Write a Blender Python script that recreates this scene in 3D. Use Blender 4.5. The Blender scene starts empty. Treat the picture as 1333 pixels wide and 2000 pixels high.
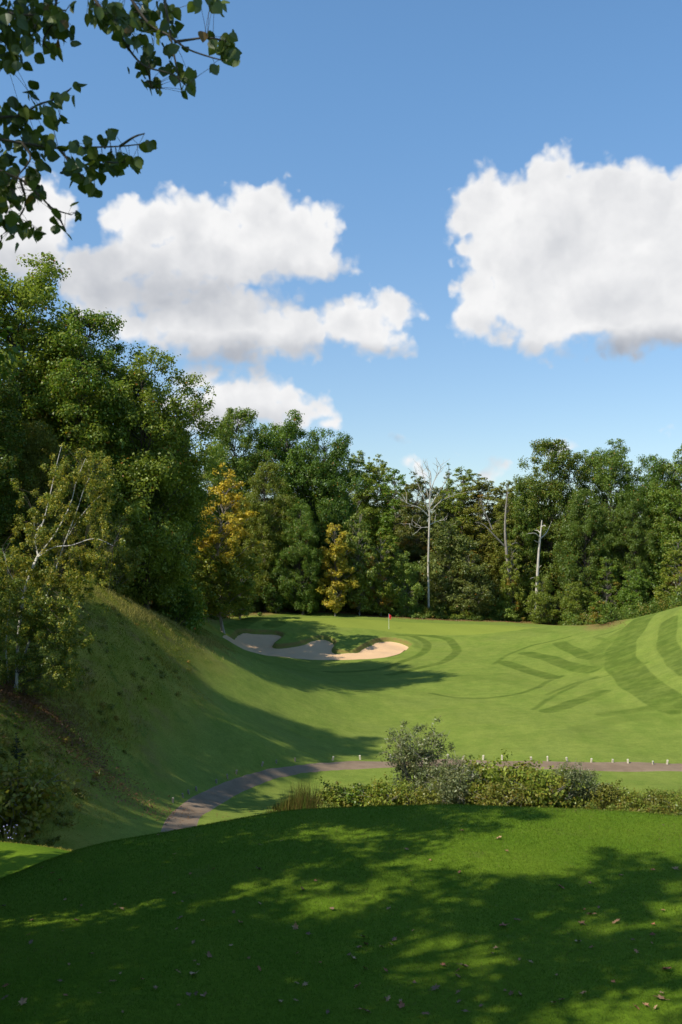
import bpy, math
import numpy as np

rng = np.random.default_rng(11)
F, CX, HY = 1944.0, 666.5, 1075.0          # survey constants: bearings read off the photograph -> metres
S = bpy.context.scene
COL = S.collection

# ------------------------------------------------------------------ camera
cam_d = bpy.data.cameras.new("camera")
cam = bpy.data.objects.new("camera", cam_d)
COL.objects.link(cam)
cam.location = (0, 0, 0)
cam.rotation_euler = (math.radians(90), 0, 0)
cam_d.lens = 35.0
cam_d.sensor_width = 36.0
cam_d.shift_y = 0.0375
cam_d.clip_start = 0.1
cam_d.clip_end = 9000
cam_d.dof.use_dof = True
cam_d.dof.focus_distance = 110
cam_d.dof.aperture_fstop = 5.6
S.camera = cam

# ------------------------------------------------------------------ light
SUN_AZ = np.array([-0.86, -0.51])           # horizontal direction towards the sun
SUN_EL = math.radians(45)
sun_d = bpy.data.lights.new("sun", 'SUN')
sun_d.energy = 5.0
sun_d.angle = math.radians(0.53)
sun_d.color = (1.0, 0.92, 0.76)
sun = bpy.data.objects.new("sun", sun_d)
COL.objects.link(sun)
to_sun = np.array([SUN_AZ[0] * math.cos(SUN_EL), SUN_AZ[1] * math.cos(SUN_EL), math.sin(SUN_EL)])
to_sun /= np.linalg.norm(to_sun)
import mathutils
sun.rotation_euler = mathutils.Vector(to_sun).to_track_quat('Z', 'Y').to_euler()

S.view_settings.view_transform = 'Standard'
S.view_settings.look = 'None'
S.view_settings.gamma = 1.0
S.view_settings.exposure = 0.3
S.render.engine = 'CYCLES'
S.cycles.use_denoising = True
S.cycles.max_bounces = 6
S.cycles.diffuse_bounces = 3
S.cycles.glossy_bounces = 2
S.cycles.transmission_bounces = 4
S.cycles.use_adaptive_sampling = True
S.cycles.adaptive_threshold = 0.02


class NT:
    """small node-tree writer"""
    def __init__(self, tree):
        self.t = tree

    def n(self, typ, ins=None, **props):
        nd = self.t.nodes.new(typ)
        for k, v in props.items():
            setattr(nd, k, v)
        for k, v in (ins or {}).items():
            self.put(nd.inputs[k], v)
        return nd

    def put(self, sock, v):
        if isinstance(v, bpy.types.NodeSocket):
            self.t.links.new(v, sock)
        else:
            sock.default_value = v

    def m(self, op, a, b=0.0, c=0.0, clamp=False):
        nd = self.n('ShaderNodeMath', operation=op, use_clamp=clamp)
        for i, v in enumerate((a, b, c)):
            self.put(nd.inputs[i], v)
        return nd.outputs[0]

    def vm(self, op, a, b=(0, 0, 0), out=0):
        nd = self.n('ShaderNodeVectorMath', operation=op)
        self.put(nd.inputs[0], a)
        self.put(nd.inputs[1], b)
        return nd.outputs[out]

    def mix(self, f, a, b, mode='MIX'):
        nd = self.n('ShaderNodeMix', data_type='RGBA', blend_type=mode)
        self.put(nd.inputs[0], f)
        self.put(nd.inputs[6], a if isinstance(a, bpy.types.NodeSocket) or len(a) == 4 else (*a, 1))
        self.put(nd.inputs[7], b if isinstance(b, bpy.types.NodeSocket) or len(b) == 4 else (*b, 1))
        return nd.outputs[2]

    def ss(self, x, lo, hi, a=0.0, b=1.0):
        nd = self.n('ShaderNodeMapRange', interpolation_type='SMOOTHSTEP')
        for i, v in enumerate((x, lo, hi, a, b)):
            self.put(nd.inputs[i], v)
        return nd.outputs[0]

    def noise(self, vec, scale, detail=4.0, rough=0.55, col=False, dist=0.0):
        nd = self.n('ShaderNodeTexNoise', {'Vector': vec, 'Scale': scale, 'Detail': detail, 'Roughness': rough, 'Distortion': dist})
        return nd.outputs[1 if col else 0]


# ------------------------------------------------------------------ sky with cumulus clouds (world, at infinity)
def ang(px, py):
    u, v = (px - CX) / F, (HY - py) / F
    az = math.atan(u)
    return az * F, math.atan(v * math.cos(az)) * F


def build_world():
    w = bpy.data.worlds.new("World")
    S.world = w
    w.use_nodes = True
    w.node_tree.nodes.clear()
    g = NT(w.node_tree)
    sky = g.n('ShaderNodeTexSky', sky_type='NISHITA', sun_disc=False, sun_elevation=SUN_EL,
              sun_rotation=math.atan2(SUN_AZ[0], SUN_AZ[1]), air_density=1.0, dust_density=0.6, ozone_density=2.0, altitude=300)
    d = g.n('ShaderNodeTexCoord').outputs['Generated']
    sp = g.n('ShaderNodeSeparateXYZ', {0: d})
    az = g.m('MULTIPLY', g.m('ARCTAN2', sp.outputs[0], sp.outputs[1]), F)
    el = g.m('MULTIPLY', g.m('ARCSINE', sp.outputs[2]), F)
    uv = g.n('ShaderNodeCombineXYZ', {0: az, 1: el, 2: 0.0}).outputs[0]
    # bumpy outline: warp the position with two octaves of noise
    wv = g.vm('SUBTRACT', g.noise(uv, 0.011, 3.0, 0.6, col=True), (0.5, 0.5, 0.5))
    warped = g.vm('ADD', uv, g.vm('MULTIPLY', wv, (75, 62, 0)))
    lumps = [  # photograph px: centre, radii
        (300, 440, 100, 62), (390, 440, 95, 75), (520, 420, 85, 62), (520, 395, 40, 40), (590, 470, 95, 80), (460, 500, 200, 72),
        (270, 510, 110, 60), (330, 555, 190, 50), (60, 440, 90, 95), (40, 500, 110, 70), (640, 505, 65, 40),
        (300, 635, 110, 42), (430, 640, 170, 75), (560, 655, 110, 52), (625, 655, 65, 42), (655, 640, 50, 40), (690, 630, 75, 52), (770, 610, 52, 42), (720, 660, 90, 38), (815, 610, 28, 18),
        (300, 590, 170, 48), (470, 590, 130, 40), (180, 555, 80, 75), (250, 575, 90, 60), (390, 585, 160, 45), (480, 775, 125, 55), (580, 795, 68, 46), (410, 800, 95, 50), (390, 740, 70, 40), (510, 735, 55, 30), (640, 830, 45, 25),
        (960, 405, 72, 68), (910, 428, 42, 34), (1075, 345, 52, 56), (1010, 375, 60, 45), (1150, 372, 62, 52), (960, 490, 66, 66), (935, 560, 50, 50), (1080, 440, 140, 100), (1200, 430, 160, 105), (1290, 420, 150, 90), (1030, 550, 105, 100), (950, 605, 64, 70),
        (1130, 560, 190, 120), (1290, 560, 160, 130), (1060, 650, 110, 50), (1240, 660, 110, 45), (895, 430, 30, 25), (1400, 500, 190, 150),
        (775, 850, 32, 13), (790, 895, 48, 20), (835, 915, 30, 14), (965, 915, 42, 22), (1075, 868, 26, 12), (1450, 830, 80, 25)]
    e = None
    for (px, py, rx, ry) in lumps:
        cx, cy = ang(px, py)
        q = g.vm('MULTIPLY', g.vm('SUBTRACT', warped, (cx, cy, 0)), (1 / rx, 1 / ry, 0))
        l = g.vm('LENGTH', q, out=1)
        # signed distance-like value in px so that big and small lumps get the same edge
        l = g.m('MULTIPLY', g.m('SUBTRACT', l, 1.0), float(min(rx, ry)))
        e = l if e is None else g.m('SMOOTH_MIN', e, l, 8.0)
    f1 = g.noise(uv, 0.0145, 5.0, 0.5)
    lx, ly = 15.0, 22.0
    f2 = g.noise(g.vm('ADD', uv, (-lx, ly, 0)), 0.0145, 5.0, 0.5)
    b1 = g.noise(warped, 0.009, 3.0, 0.5)
    b2 = g.noise(g.vm('ADD', warped, (-40, 46, 0)), 0.009, 3.0, 0.5)
    def vor(p):
        a = g.n('ShaderNodeTexVoronoi', {'Vector': p, 'Scale': .021, 'Smoothness': .55}, feature='SMOOTH_F1').outputs[0]
        b = g.n('ShaderNodeTexVoronoi', {'Vector': p, 'Scale': .055, 'Smoothness': .5}, feature='SMOOTH_F1').outputs[0]
        return g.m('ADD', a, g.m('MULTIPLY', b, .45))
    wv2 = g.vm('SUBTRACT', g.noise(uv, .05, 2.0, .5, col=True), (.5, .5, .5))
    uvw = g.vm('ADD', uv, g.vm('MULTIPLY', wv2, (22, 22, 0)))
    v1 = vor(uvw)
    v2 = vor(g.vm('ADD', uvw, (-9, 13, 0)))
    dens = g.m('SUBTRACT', g.m('ADD', g.m('MULTIPLY', g.m('SUBTRACT', f1, 0.5), 46.0), g.m('MULTIPLY', g.m('SUBTRACT', .58, v1), 40.0)), e)
    # flat, soft undersides and crisp tops
    shades = [  # shade painted grey on the cloud undersides: centre, radii, weight
        (300, 575, 240, 62, .6), (560, 560, 130, 44, .45), (200, 520, 90, 40, .4), (440, 700, 200, 46, .7), (600, 690, 120, 30, .6), (720, 690, 110, 22, .5),
        (60, 550, 110, 60, .5), (480, 830, 130, 40, .45), (1240, 690, 200, 46, .85), (1020, 690, 130, 24, .35), (1120, 480, 70, 45, .2), (960, 650, 70, 40, .25),
        (775, 858, 40, 18, .8), (960, 905, 40, 26, .5), (390, 540, 90, 60, .3), (640, 560, 60, 40, .4), (1200, 600, 90, 40, .15)]
    sh = None
    for (px, py, rx, ry, wt) in shades:
        cx, cy = ang(px, py)
        q = g.vm('MULTIPLY', g.vm('SUBTRACT', warped, (cx, cy, 0)), (1 / rx, 1 / ry, 0))
        v = g.m('MULTIPLY', g.ss(g.vm('LENGTH', q, out=1), 1.35, 0.25), wt)
        sh = v if sh is None else g.m('MAXIMUM', sh, v)
    soft = g.m('MULTIPLY_ADD', sh, 22.0, 17.0)
    alpha = g.ss(dens, -8.0, soft)
    alpha = g.m('MULTIPLY', alpha, g.ss(el, 60, 160, 0.9, 1.0))
    rel = g.m('ADD', g.m('MULTIPLY', g.m('SUBTRACT', f1, f2), -0.32), g.m('MULTIPLY', g.m('SUBTRACT', b1, b2), -0.55))  # sunlit and shaded cloud relief, painted into the sky colour by offset noise
    lit = g.m('SUBTRACT', g.m('ADD', 0.84, rel), g.m('MULTIPLY', sh, 0.85), clamp=True)
    rel = g.m('ADD', rel, g.m('MULTIPLY', g.m('SUBTRACT', v2, v1), g.m('MULTIPLY_ADD', sh, -.25, .34)))
    rim = g.ss(dens, 60.0, 0.0, 0.0, 0.12)
    lit = g.m('ADD', lit, g.m('MULTIPLY', rim, g.m('SUBTRACT', 1.0, sh)), clamp=True)
    ccol = g.mix(lit, (3.2, 3.5, 4.1), (8.4, 8.4, 8.45))
    skyc = g.mix(1.0, sky.outputs[0], g.mix(g.ss(el, 100, 1000), (1.20, 1.26, 1.30), (1.22, 1.60, 1.74)), 'MULTIPLY')
    out = g.mix(alpha, skyc, ccol)
    bg = g.n('ShaderNodeBackground', {0: out, 1: 0.09})
    g.t.links.new(bg.outputs[0], g.n('ShaderNodeOutputWorld').inputs[0])
    w.cycles.sampling_method = 'MANUAL'
    w.cycles.sample_map_resolution = 512


build_world()


# ------------------------------------------------------------------ terrain
def P(px, py, d):
    return ((px - CX) * d / F, d, (HY - py) * d / F)


CTRL = [P(*t) for t in [
    # cart path valley
    (1333, 1500, 60), (1150, 1497, 60.5), (1000, 1494, 61), (830, 1491, 61.5), (700, 1496, 60.5), (640, 1498, 59.5), (560, 1507, 57.5), (485, 1526, 54.5),
    (415, 1556, 50.5), (377, 1582, 47), (352, 1608, 43.5), (320, 1640, 40.5),
    (700, 1590, 50), (1000, 1592, 50), (1333, 1600, 48), (560, 1585, 49), (450, 1600, 45), (900, 1540, 55), (1333, 1540, 55),
    # fairway rising to the green
    (1000, 1472, 63.5), (700, 1474, 64), (1333, 1474, 63), (900, 1400, 73), (700, 1400, 73), (800, 1340, 85), (900, 1290, 97), (720, 1296, 98), (1000, 1330, 86), (950, 1250, 107),
    (650, 1290, 102), (620, 1266, 106.5), (560, 1246, 110), (740, 1240, 112), (800, 1265, 106), (860, 1258, 108), (480, 1262, 105), (480, 1236, 110),
    (760, 1222, 118), (900, 1221, 118), (600, 1214, 118), (500, 1214, 116), (600, 1197, 128), (480, 1203, 122), (700, 1203, 128), (900, 1213, 130), (820, 1208, 129),
    (1000, 1216, 131), (1150, 1222, 133), (400, 1214, 104), (420, 1204, 118), (390, 1206, 100),
    # mound on the right
    (1333, 1192, 95), (1250, 1208, 102), (1150, 1221, 110), (1050, 1221, 118), (1250, 1240, 95), (1333, 1230, 88), (1333, 1300, 78), (1250, 1320, 80), (1150, 1290, 90),
    (1333, 1390, 70), (1200, 1390, 72), (1050, 1330, 86), (1000, 1262, 103), (1100, 1440, 66), (1333, 1440, 66),
    # ridge and slope on the left
    (180, 1165, 62), (250, 1182, 66), (330, 1216, 71), (430, 1262, 77), (520, 1297, 83), (640, 1324, 88), (30, 1350, 46), (100, 1400, 45), (200, 1400, 50), (250, 1300, 56),
    (400, 1350, 64), (350, 1450, 54), (500, 1450, 58), (250, 1550, 45), (150, 1650, 36), (0, 1600, 35), (0, 1480, 38), (100, 1550, 39), (520, 1380, 68), (120, 1250, 53)]]
CTRL += [(-12, 78, -6.6), (-9.5, 92, -9.6), (-8, 84, -9.0), (-20, 80, -4.0), (-30, 85, -2.0), (-20, 40, -4.2), (-30, 45, -1.5), (-30, 65, 0.5), (-22, 62, -1.4), (-45, 60, 3),
         (-18, 110, -6.0), (-30, 130, -3), (0, 25, -12), (8, 30, -12.5), (14, 35, -12.8), (-6, 27, -10.3), (-14, 25, -7.5), (-25, 25, -3.5), (-20, 8, -5), (-45, 20, 1),
         (-12, 5, -7), (0, -5, -9), (15, 10, -11), (25, 45, -12.6), (30, 20, -11), (35, 118, -8.8), (50, 95, -3.5), (50, 120, -7), (45, 75, -7), (60, 60, -9), (30, 60, -12.8),
         (0, 160, -5), (-40, 170, 1), (40, 165, -5), (0, 220, 4), (50, 220, 4), (-50, 215, 6), (65, 150, -6), (0, -25, -8), (25, -25, -10), (-30, -25, -4), (60, 0, -9)]
CTRL = np.array(CTRL)


def _phi(r2):
    return 0.5 * r2 * np.log(r2 + 1e-9)


def _solve():
    n = len(CTRL)
    X = CTRL[:, :2] / 50
    K = _phi(((X[:, None] - X[None]) ** 2).sum(-1)) + np.eye(n) * 2e-4
    Pm = np.c_[np.ones(n), X]
    A = np.block([[K, Pm], [Pm.T, np.zeros((3, 3))]])
    return X, np.linalg.solve(A, np.r_[CTRL[:, 2], 0, 0, 0])


_RX, _RW = _solve()


def sdpoly(poly, x, y):
    """signed distance to a polygon, negative inside"""
    x = np.asarray(x, float); y = np.asarray(y, float)
    d = np.full(x.shape, 1e18); s = np.zeros(x.shape, bool)
    n = len(poly)
    for i in range(n):
        ax, ay = poly[i][:2]; bx, by = poly[(i + 1) % n][:2]
        ex, ey = bx - ax, by - ay
        wx, wy = x - ax, y - ay
        t = np.clip((wx * ex + wy * ey) / (ex * ex + ey * ey + 1e-12), 0, 1)
        d = np.minimum(d, (wx - t * ex) ** 2 + (wy - t * ey) ** 2)
        c = (ay <= y) != (by <= y)
        with np.errstate(divide='ignore', invalid='ignore'):
            xi = ax + (y - ay) / (by - ay if by != ay else 1e-12) * ex
        s ^= c & (x < xi)
    return np.where(s, -1, 1) * np.sqrt(d)


def dline(line, x, y):
    d = np.full(np.shape(x), 1e18)
    for i in range(len(line) - 1):
        ax, ay = line[i][:2]; bx, by = line[i + 1][:2]
        ex, ey = bx - ax, by - ay
        t = np.clip(((x - ax) * ex + (y - ay) * ey) / (ex * ex + ey * ey + 1e-12), 0, 1)
        d = np.minimum(d, (x - ax - t * ex) ** 2 + (y - ay - t * ey) ** 2)
    return np.sqrt(d)


def sstep(a, b, x):
    t = np.clip((x - a) / (b - a), 0, 1)
    return t * t * (3 - 2 * t)


TEE = [(-4.4, -20), (-4.0, 4), (-3.8, 9), (-3.5, 12.2), (-2.5, 14.5), (-0.4, 15.8), (2, 16.1), (4.5, 15.9), (7, 15.0), (9, 12), (9.5, 6), (9, -20)]
BUNKER = None


def tee_top(x, y):
    return -4.5 + 2.7 * sstep(9.3, 2.3, y) + 0.05 * np.sin(x * 0.7 + 1) * np.sin(y * 0.5)


def tee_h(x, y):
    sd = np.maximum(sdpoly(TEE, x, y) - 1.2, 0)
    t1 = tee_top(x, y) - 0.62 * (np.sqrt(sd * sd + 1.1) - 1.05)
    r = np.maximum(np.hypot((x + 9.8), (y - 20.6) * 0.85) - 3.6, 0)
    t2 = -7.35 + 0.02 * (x + 8) - 0.5 * (np.sqrt(r * r + 0.8) - 0.9)
    return t1, t2


def smax(a, b, k):
    h = np.clip(0.5 + 0.5 * (a - b) / k, 0, 1)
    return b * (1 - h) + a * h + k * h * (1 - h)


def base_h(x, y):
    shp = np.shape(x)
    x = np.ravel(np.asarray(x, float)); y = np.ravel(np.asarray(y, float))
    xc, yc = np.clip(x, -60, 70) / 50, np.clip(y, -30, 230) / 50
    out = np.empty(len(x))
    for i in range(0, len(x), 40000):
        a, b = xc[i:i + 40000], yc[i:i + 40000]
        r2 = (a[:, None] - _RX[None, :, 0]) ** 2 + (b[:, None] - _RX[None, :, 1]) ** 2
        out[i:i + 40000] = _phi(r2) @ _RW[:-3] + _RW[-3] + _RW[-2] * a + _RW[-1] * b
    return out.reshape(shp)


def gz(x, y):
    x = np.asarray(x, float); y = np.asarray(y, float)
    h = base_h(x, y)
    t1, t2 = tee_h(x, y)
    h = smax(h, smax(t1, t2, 0.4), 0.8)
    h = h + 0.05 * np.sin(x * .9 + 2 * np.sin(y * .23)) * np.sin(y * .8 + x * .3) * sstep(25, 40, np.hypot(x, y))
    if BUNKER is not None:
        sd = sdpoly(BUNKER, x, y)
        back = sstep(-0.3, 0.3, y - BUNK_MID(x))
        h = h - (0.12 + 0.33 * back) * sstep(0.22, -0.12, sd) + 0.20 * back * np.exp(-((sd - 0.45) / 0.6) ** 2)
    return h


def hit(px, py, dmin=9.6, dmax=170):
    """where the bearing through a photograph point meets the ground"""
    u, v = (px - CX) / F, (HY - py) / F
    d = np.exp(np.linspace(math.log(dmin), math.log(dmax), 1400))
    below = v * d < gz(u * d, d)
    i = int(np.argmax(below)) if below.any() else len(d) - 1
    return (u * d[i], d[i], float(gz(u * d[i], d[i])))


def hits(pts, dmin=9.6):
    return np.array([hit(px, py, dmin) for px, py in pts])


def dens_line(pts, n=8):
    """Catmull-Rom through points"""
    p = np.array(pts, float)
    p = np.vstack([2 * p[0] - p[1], p, 2 * p[-1] - p[-2]])
    out = []
    for i in range(1, len(p) - 2):
        for t in np.linspace(0, 1, n, endpoint=False):
            a, b, c, d = p[i - 1:i + 3]
            out.append(0.5 * ((2 * b) + (-a + c) * t + (2 * a - 5 * b + 4 * c - d) * t * t + (-a + 3 * b - 3 * c + d) * t ** 3))
    out.append(p[-2])
    return np.array(out)


_b = [(165, 190), (240, 180), (330, 177), (420, 180), (470, 190), (472, 205), (440, 230), (425, 245), (440, 255), (500, 252), (560, 243), (600, 230), (650, 213), (700, 207),
      (750, 225), (760, 240), (748, 262), (755, 280), (800, 288), (850, 288), (885, 278), (920, 255), (960, 235), (1000, 222), (1060, 218), (1120, 228), (1160, 245), (1165, 258),
      (1130, 285), (1060, 310), (960, 322), (850, 327), (700, 328), (560, 322), (440, 308), (340, 292), (280, 275), (230, 250), (180, 220), (150, 200)]
_b = [(380 + a / 2.777, 1170 + b / 2.777) for a, b in _b]
# the lower left rim is hidden behind the ridge: read those bearings past it
_bk = []
for (a, b) in _b:
    _bk.append(hit(a, b, dmin=94)[:2])
_bunk = dens_line(_bk + [_bk[0]], 4)[:-1]
_mid_x = np.array([_bk[0][0] - 2, _bk[0][0], -3, 0, 7, 9]); _mid_y = None
_ymid = float(np.mean([p[1] for p in _bk]))


def BUNK_MID(x):
    return np.full(np.shape(x), _ymid - 0.6)


BUNKER = [tuple(p) for p in _bunk]

_pu = hits([(1400, 1491.5), (1333, 1491), (1150, 1488.5), (1000, 1486), (830, 1483.5), (700, 1486), (640, 1489), (600, 1492.5), (560, 1497.5), (508, 1506), (475, 1515), (442, 1526), (405, 1541), (370, 1558), (337, 1583), (318, 1606)], 25)
_pl = hits([(1400, 1508), (1333, 1507.5), (1150, 1506), (1000, 1503), (830, 1499), (700, 1503.5), (650, 1506), (615, 1509), (585, 1513), (550, 1520), (529, 1526), (495, 1539), (460, 1556), (437, 1570), (417, 1583), (392, 1602)], 25)
PATH_U = dens_line(np.vstack([[62, 56], [40, 58.6], _pu[:, :2], [-7.2, 38], [-6.3, 33], [-5.4, 27]]), 8)
PATH_L = dens_line(np.vstack([[62, 54], [40, 56.6], _pl[:, :2], [-5.6, 38.5], [-4.7, 33.5], [-3.9, 28]]), 8)

_r = hits([(425, 1258), (400, 1290), (385, 1335), (350, 1385), (290, 1440), (230, 1495), (185, 1550), (150, 1625), (95, 1685)], 26)
ROUGH = [(-10, 100), (-12, 100)] + [tuple(p[:2]) for p in _r] + [(-8, 27), (-11, 24), (-16, 20), (-60, 10), (-60, 110)]
_ff = hits([(340, 1203), (420, 1199), (500, 1196), (620, 1193), (700, 1199), (800, 1206), (900, 1211), (1000, 1214), (1100, 1220), (1180, 1221)], 90)
FOREST = [(-16, 92)] + [tuple(p[:2]) for p in _ff] + [(33, 124), (48, 110), (80, 100), (400, 300), (0, 500), (-400, 300), (-90, 60), (-40, 45), (-24, 52), (-17, 68)]
GREEN = [tuple(p[:2]) for p in hits([(560, 1206), (700, 1209), (850, 1217), (1000, 1222), (1060, 1226), (960, 1237), (840, 1240), (760, 1234), (690, 1226), (560, 1218)], 95)]
STRIPES = [([(1262, 1204), (1240, 1226), (1216, 1260), (1212, 1290), (1230, 1316), (1262, 1345), (1320, 1378)], 1.35, 1.0), ([(1093, 1256), (1115, 1268), (1150, 1282), (1168, 1284)], .75, .95),
           ([(1030, 1276), (1077, 1287), (1121, 1303), (1157, 1308)], .85, 1.), ([(985, 1294), (1040, 1313), (1082, 1324)], .7, .95), ([(964, 1297), (990, 1280), (1025, 1266), (1070, 1254), (1114, 1243)], .25, .85),
           ([(992, 1296), (1010, 1284), (1040, 1272), (1085, 1259), (1120, 1249)], .18, .6), ([(1072, 1388), (1100, 1380), (1128, 1369), (1175, 1352)], .8, .9), ([(1040, 1386), (1080, 1362), (1121, 1340), (1165, 1322)], .3, .7),
           ([(1069, 1357), (1121, 1335), (1210, 1313), (1262, 1295)], .3, .7), ([(1308, 1212), (1302, 1250), (1317, 1284), (1345, 1312)], .85, .9), ([(1160, 1262), (1150, 1275), (1152, 1292), (1162, 1300)], .3, .5),
           ([(1178, 1300), (1165, 1285), (1170, 1268), (1195, 1247), (1225, 1228)], .9, .55), ([(1185, 1250), (1165, 1243), (1190, 1236), (1215, 1226)], .4, .6),
           ([(800, 1238), (850, 1243), (880, 1252), (892, 1270), (877, 1287), (830, 1302), (760, 1318)], .5, .9), ([(780, 1240), (808, 1243), (836, 1260), (815, 1282), (740, 1307), (640, 1312)], .5, .8),
           ([(812, 1234), (870, 1238), (915, 1252), (925, 1272), (905, 1292), (850, 1312)], .3, .35), ([(840, 1354), (895, 1363), (977, 1361), (1040, 1346), (1069, 1332), (1099, 1320)], .28, .85),
           ([(455, 1226), (500, 1207), (560, 1201), (600, 1200)], 1.2, .85), ([(531, 1222), (567, 1211), (639, 1209), (700, 1214)], 1.1, .8), ([(600, 1230), (640, 1222), (720, 1224), (780, 1228)], .8, .45),
           ([(930, 1226), (1000, 1229), (1070, 1235)], .6, .45), ([(850, 1219), (960, 1222), (1060, 1230), (1110, 1238)], .5, .4), ([(1180, 1395), (1260, 1385), (1340, 1376)], .7, .6), ([(880, 1330), (960, 1320), (1020, 1334)], 1.6, .4),
           ([(1130, 1424), (1230, 1402), (1340, 1404)], 1.0, .45), ([(1010, 1405), (1100, 1402), (1180, 1388)], .6, .35), ([(880, 1440), (1000, 1436), (1140, 1440)], .8, .3), ([(800, 1392), (920, 1392), (1040, 1380)], .9, .25)]
STRIPES = [(dens_line(hits(l, 58)[:, :2], 6), w, a) for l, w, a in STRIPES]


# ------------------------------------------------------------------ mesh helpers
def mesh_np(name, V, faces, smooth=False, uni=4):
    """faces: (n,uni) int array or list of such arrays"""
    me = bpy.data.meshes.new(name)
    V = np.asarray(V, np.float32)
    fs = faces if isinstance(faces, list) else [faces]
    idx = np.concatenate([np.ravel(f) for f in fs]).astype(np.int32)
    tot = np.concatenate([np.full(len(f), f.shape[1], np.int32) for f in fs])
    st = np.r_[0, np.cumsum(tot)[:-1]].astype(np.int32)
    me.vertices.add(len(V)); me.vertices.foreach_set('co', V.ravel())
    me.loops.add(len(idx)); me.loops.foreach_set('vertex_index', idx)
    me.polygons.add(len(tot)); me.polygons.foreach_set('loop_start', st); me.polygons.foreach_set('loop_total', tot)
    if smooth:
        me.polygons.foreach_set('use_smooth', np.ones(len(tot), bool))
    me.update(calc_edges=True)
    return me


def attr(me, name, arr):
    a = me.attributes.new(name, 'FLOAT_COLOR', 'POINT')
    arr = np.asarray(arr, np.float32)
    if arr.shape[1] == 3:
        arr = np.c_[arr, np.ones(len(arr), np.float32)]
    a.data.foreach_set('color', arr.ravel())


def link(name, me, parent=None, color=None):
    o = bpy.data.objects.new(name, me)
    COL.objects.link(o)
    if parent is not None:
        o.parent = parent
    if color is not None:
        o.color = color if len(color) == 4 else (*color, 1)
    return o


def tag(o, label=None, cat=None, group=None, kind=None):
    for k, v in (('label', label), ('category', cat), ('group', group), ('kind', kind)):
        if v:
            o[k] = v
    return o


def thing(name, loc, rz=0, label=None, cat=None, group=None, scale=1.0):
    o = bpy.data.objects.new(name, None)
    COL.objects.link(o)
    o.location = loc
    o.rotation_euler = (0, 0, rz)
    o.scale = (scale,) * 3 if np.isscalar(scale) else scale
    o.empty_display_size = 0.3
    return tag(o, label, cat, group)


def tubes(paths, sides=6):
    """paths: list of (points (n,3), radii (n,)) -> one vertex array, quads"""
    VV, FF, off = [], [], 0
    a = np.linspace(0, 2 * math.pi, sides, endpoint=False)
    for pts, rad in paths:
        pts = np.asarray(pts, float); rad = np.asarray(rad, float)
        n = len(pts)
        tan = np.gradient(pts, axis=0)
        tan /= np.linalg.norm(tan, axis=1, keepdims=True) + 1e-9
        ref = np.where(np.abs(tan[:, 2:3]) > .9, [[1., 0, 0]], [[0, 0, 1.]])
        ux = np.cross(tan, ref); ux /= np.linalg.norm(ux, axis=1, keepdims=True) + 1e-9
        uy = np.cross(tan, ux)
        ring = pts[:, None] + rad[:, None, None] * (np.cos(a)[None, :, None] * ux[:, None] + np.sin(a)[None, :, None] * uy[:, None])
        VV.append(ring.reshape(-1, 3))
        i = np.arange(n - 1)[:, None] * sides; j = np.arange(sides)[None]; k = (j + 1) % sides
        FF.append((np.stack([i + j, i + k, i + sides + k, i + sides + j], -1).reshape(-1, 4)) + off)
        off += n * sides
    return np.vstack(VV), np.vstack(FF)


def unit(v):
    return v / (np.linalg.norm(v, axis=-1, keepdims=True) + 1e-9)


def rnd(n, k=3):
    return rng.normal(size=(n, k))


def leaf_cards(pos, nrm, size, aspect=0.6, droop=0.25):
    """one folded four-point leaf spray per position"""
    n = len(pos)
    t = unit(np.cross(nrm, unit(rnd(n))))
    t[:, 2] -= droop
    t = unit(t)
    s = unit(np.cross(t, nrm))
    L = (size * rng.uniform(.65, 1.35, n))[:, None]
    up = unit(nrm) * L * 0.10
    V = np.stack([pos - t * L * .5, pos + s * L * aspect * .5 + up - t * L * .05, pos + t * L * .5, pos - s * L * aspect * .5 + up - t * L * .05], 1).reshape(-1, 3)
    return V, np.arange(n * 4).reshape(-1, 4)


def clump_leaves(C, R, counts, size, flat=.65, up=.55, aspect=.6, droop=.25, autumn=None, shell=.55):
    """leaves spread through clumps; returns verts, faces, colour attribute (tint, autumn, random)"""
    C = np.asarray(C, float); R = np.asarray(R, float); counts = np.asarray(counts, int)
    i = np.repeat(np.arange(len(C)), counts)
    n = len(i)
    d = unit(rnd(n))
    flip = (d[:, 2] < 0) & (rng.random(n) < .3)
    d[flip, 2] *= -1
    r = R[i] * (shell * rng.random(n) ** .35 + (1 - shell) * rng.random(n)) * rng.uniform(.75, 1.2, n)
    pos = C[i] + d * r[:, None] * np.array([1, 1, flat])
    nr = unit(d * .9 + np.array([0, 0, up]) + rnd(n) * .45)
    V, Fc = leaf_cards(pos, nr, np.full(n, size), aspect, droop)
    ct = rng.normal(0, .5, len(C))[i]
    tint = np.clip(.5 + .26 * ct + .2 * rng.normal(size=n), 0, 1)
    if autumn is None:
        au = np.where(rng.random(n) < .02, 1., 0.)
    else:
        au = np.clip(np.asarray(autumn)[i] + .22 * rng.normal(size=n), 0, 1)
    A = np.repeat(np.c_[tint, au, rng.random(n)], 4, axis=0)
    return V, Fc, A


# ------------------------------------------------------------------ materials
def new_mat(name):
    m = bpy.data.materials.new(name)
    m.use_nodes = True
    m.node_tree.nodes.clear()
    g = NT(m.node_tree)
    return m, g, g.n('ShaderNodeOutputMaterial')


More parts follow.
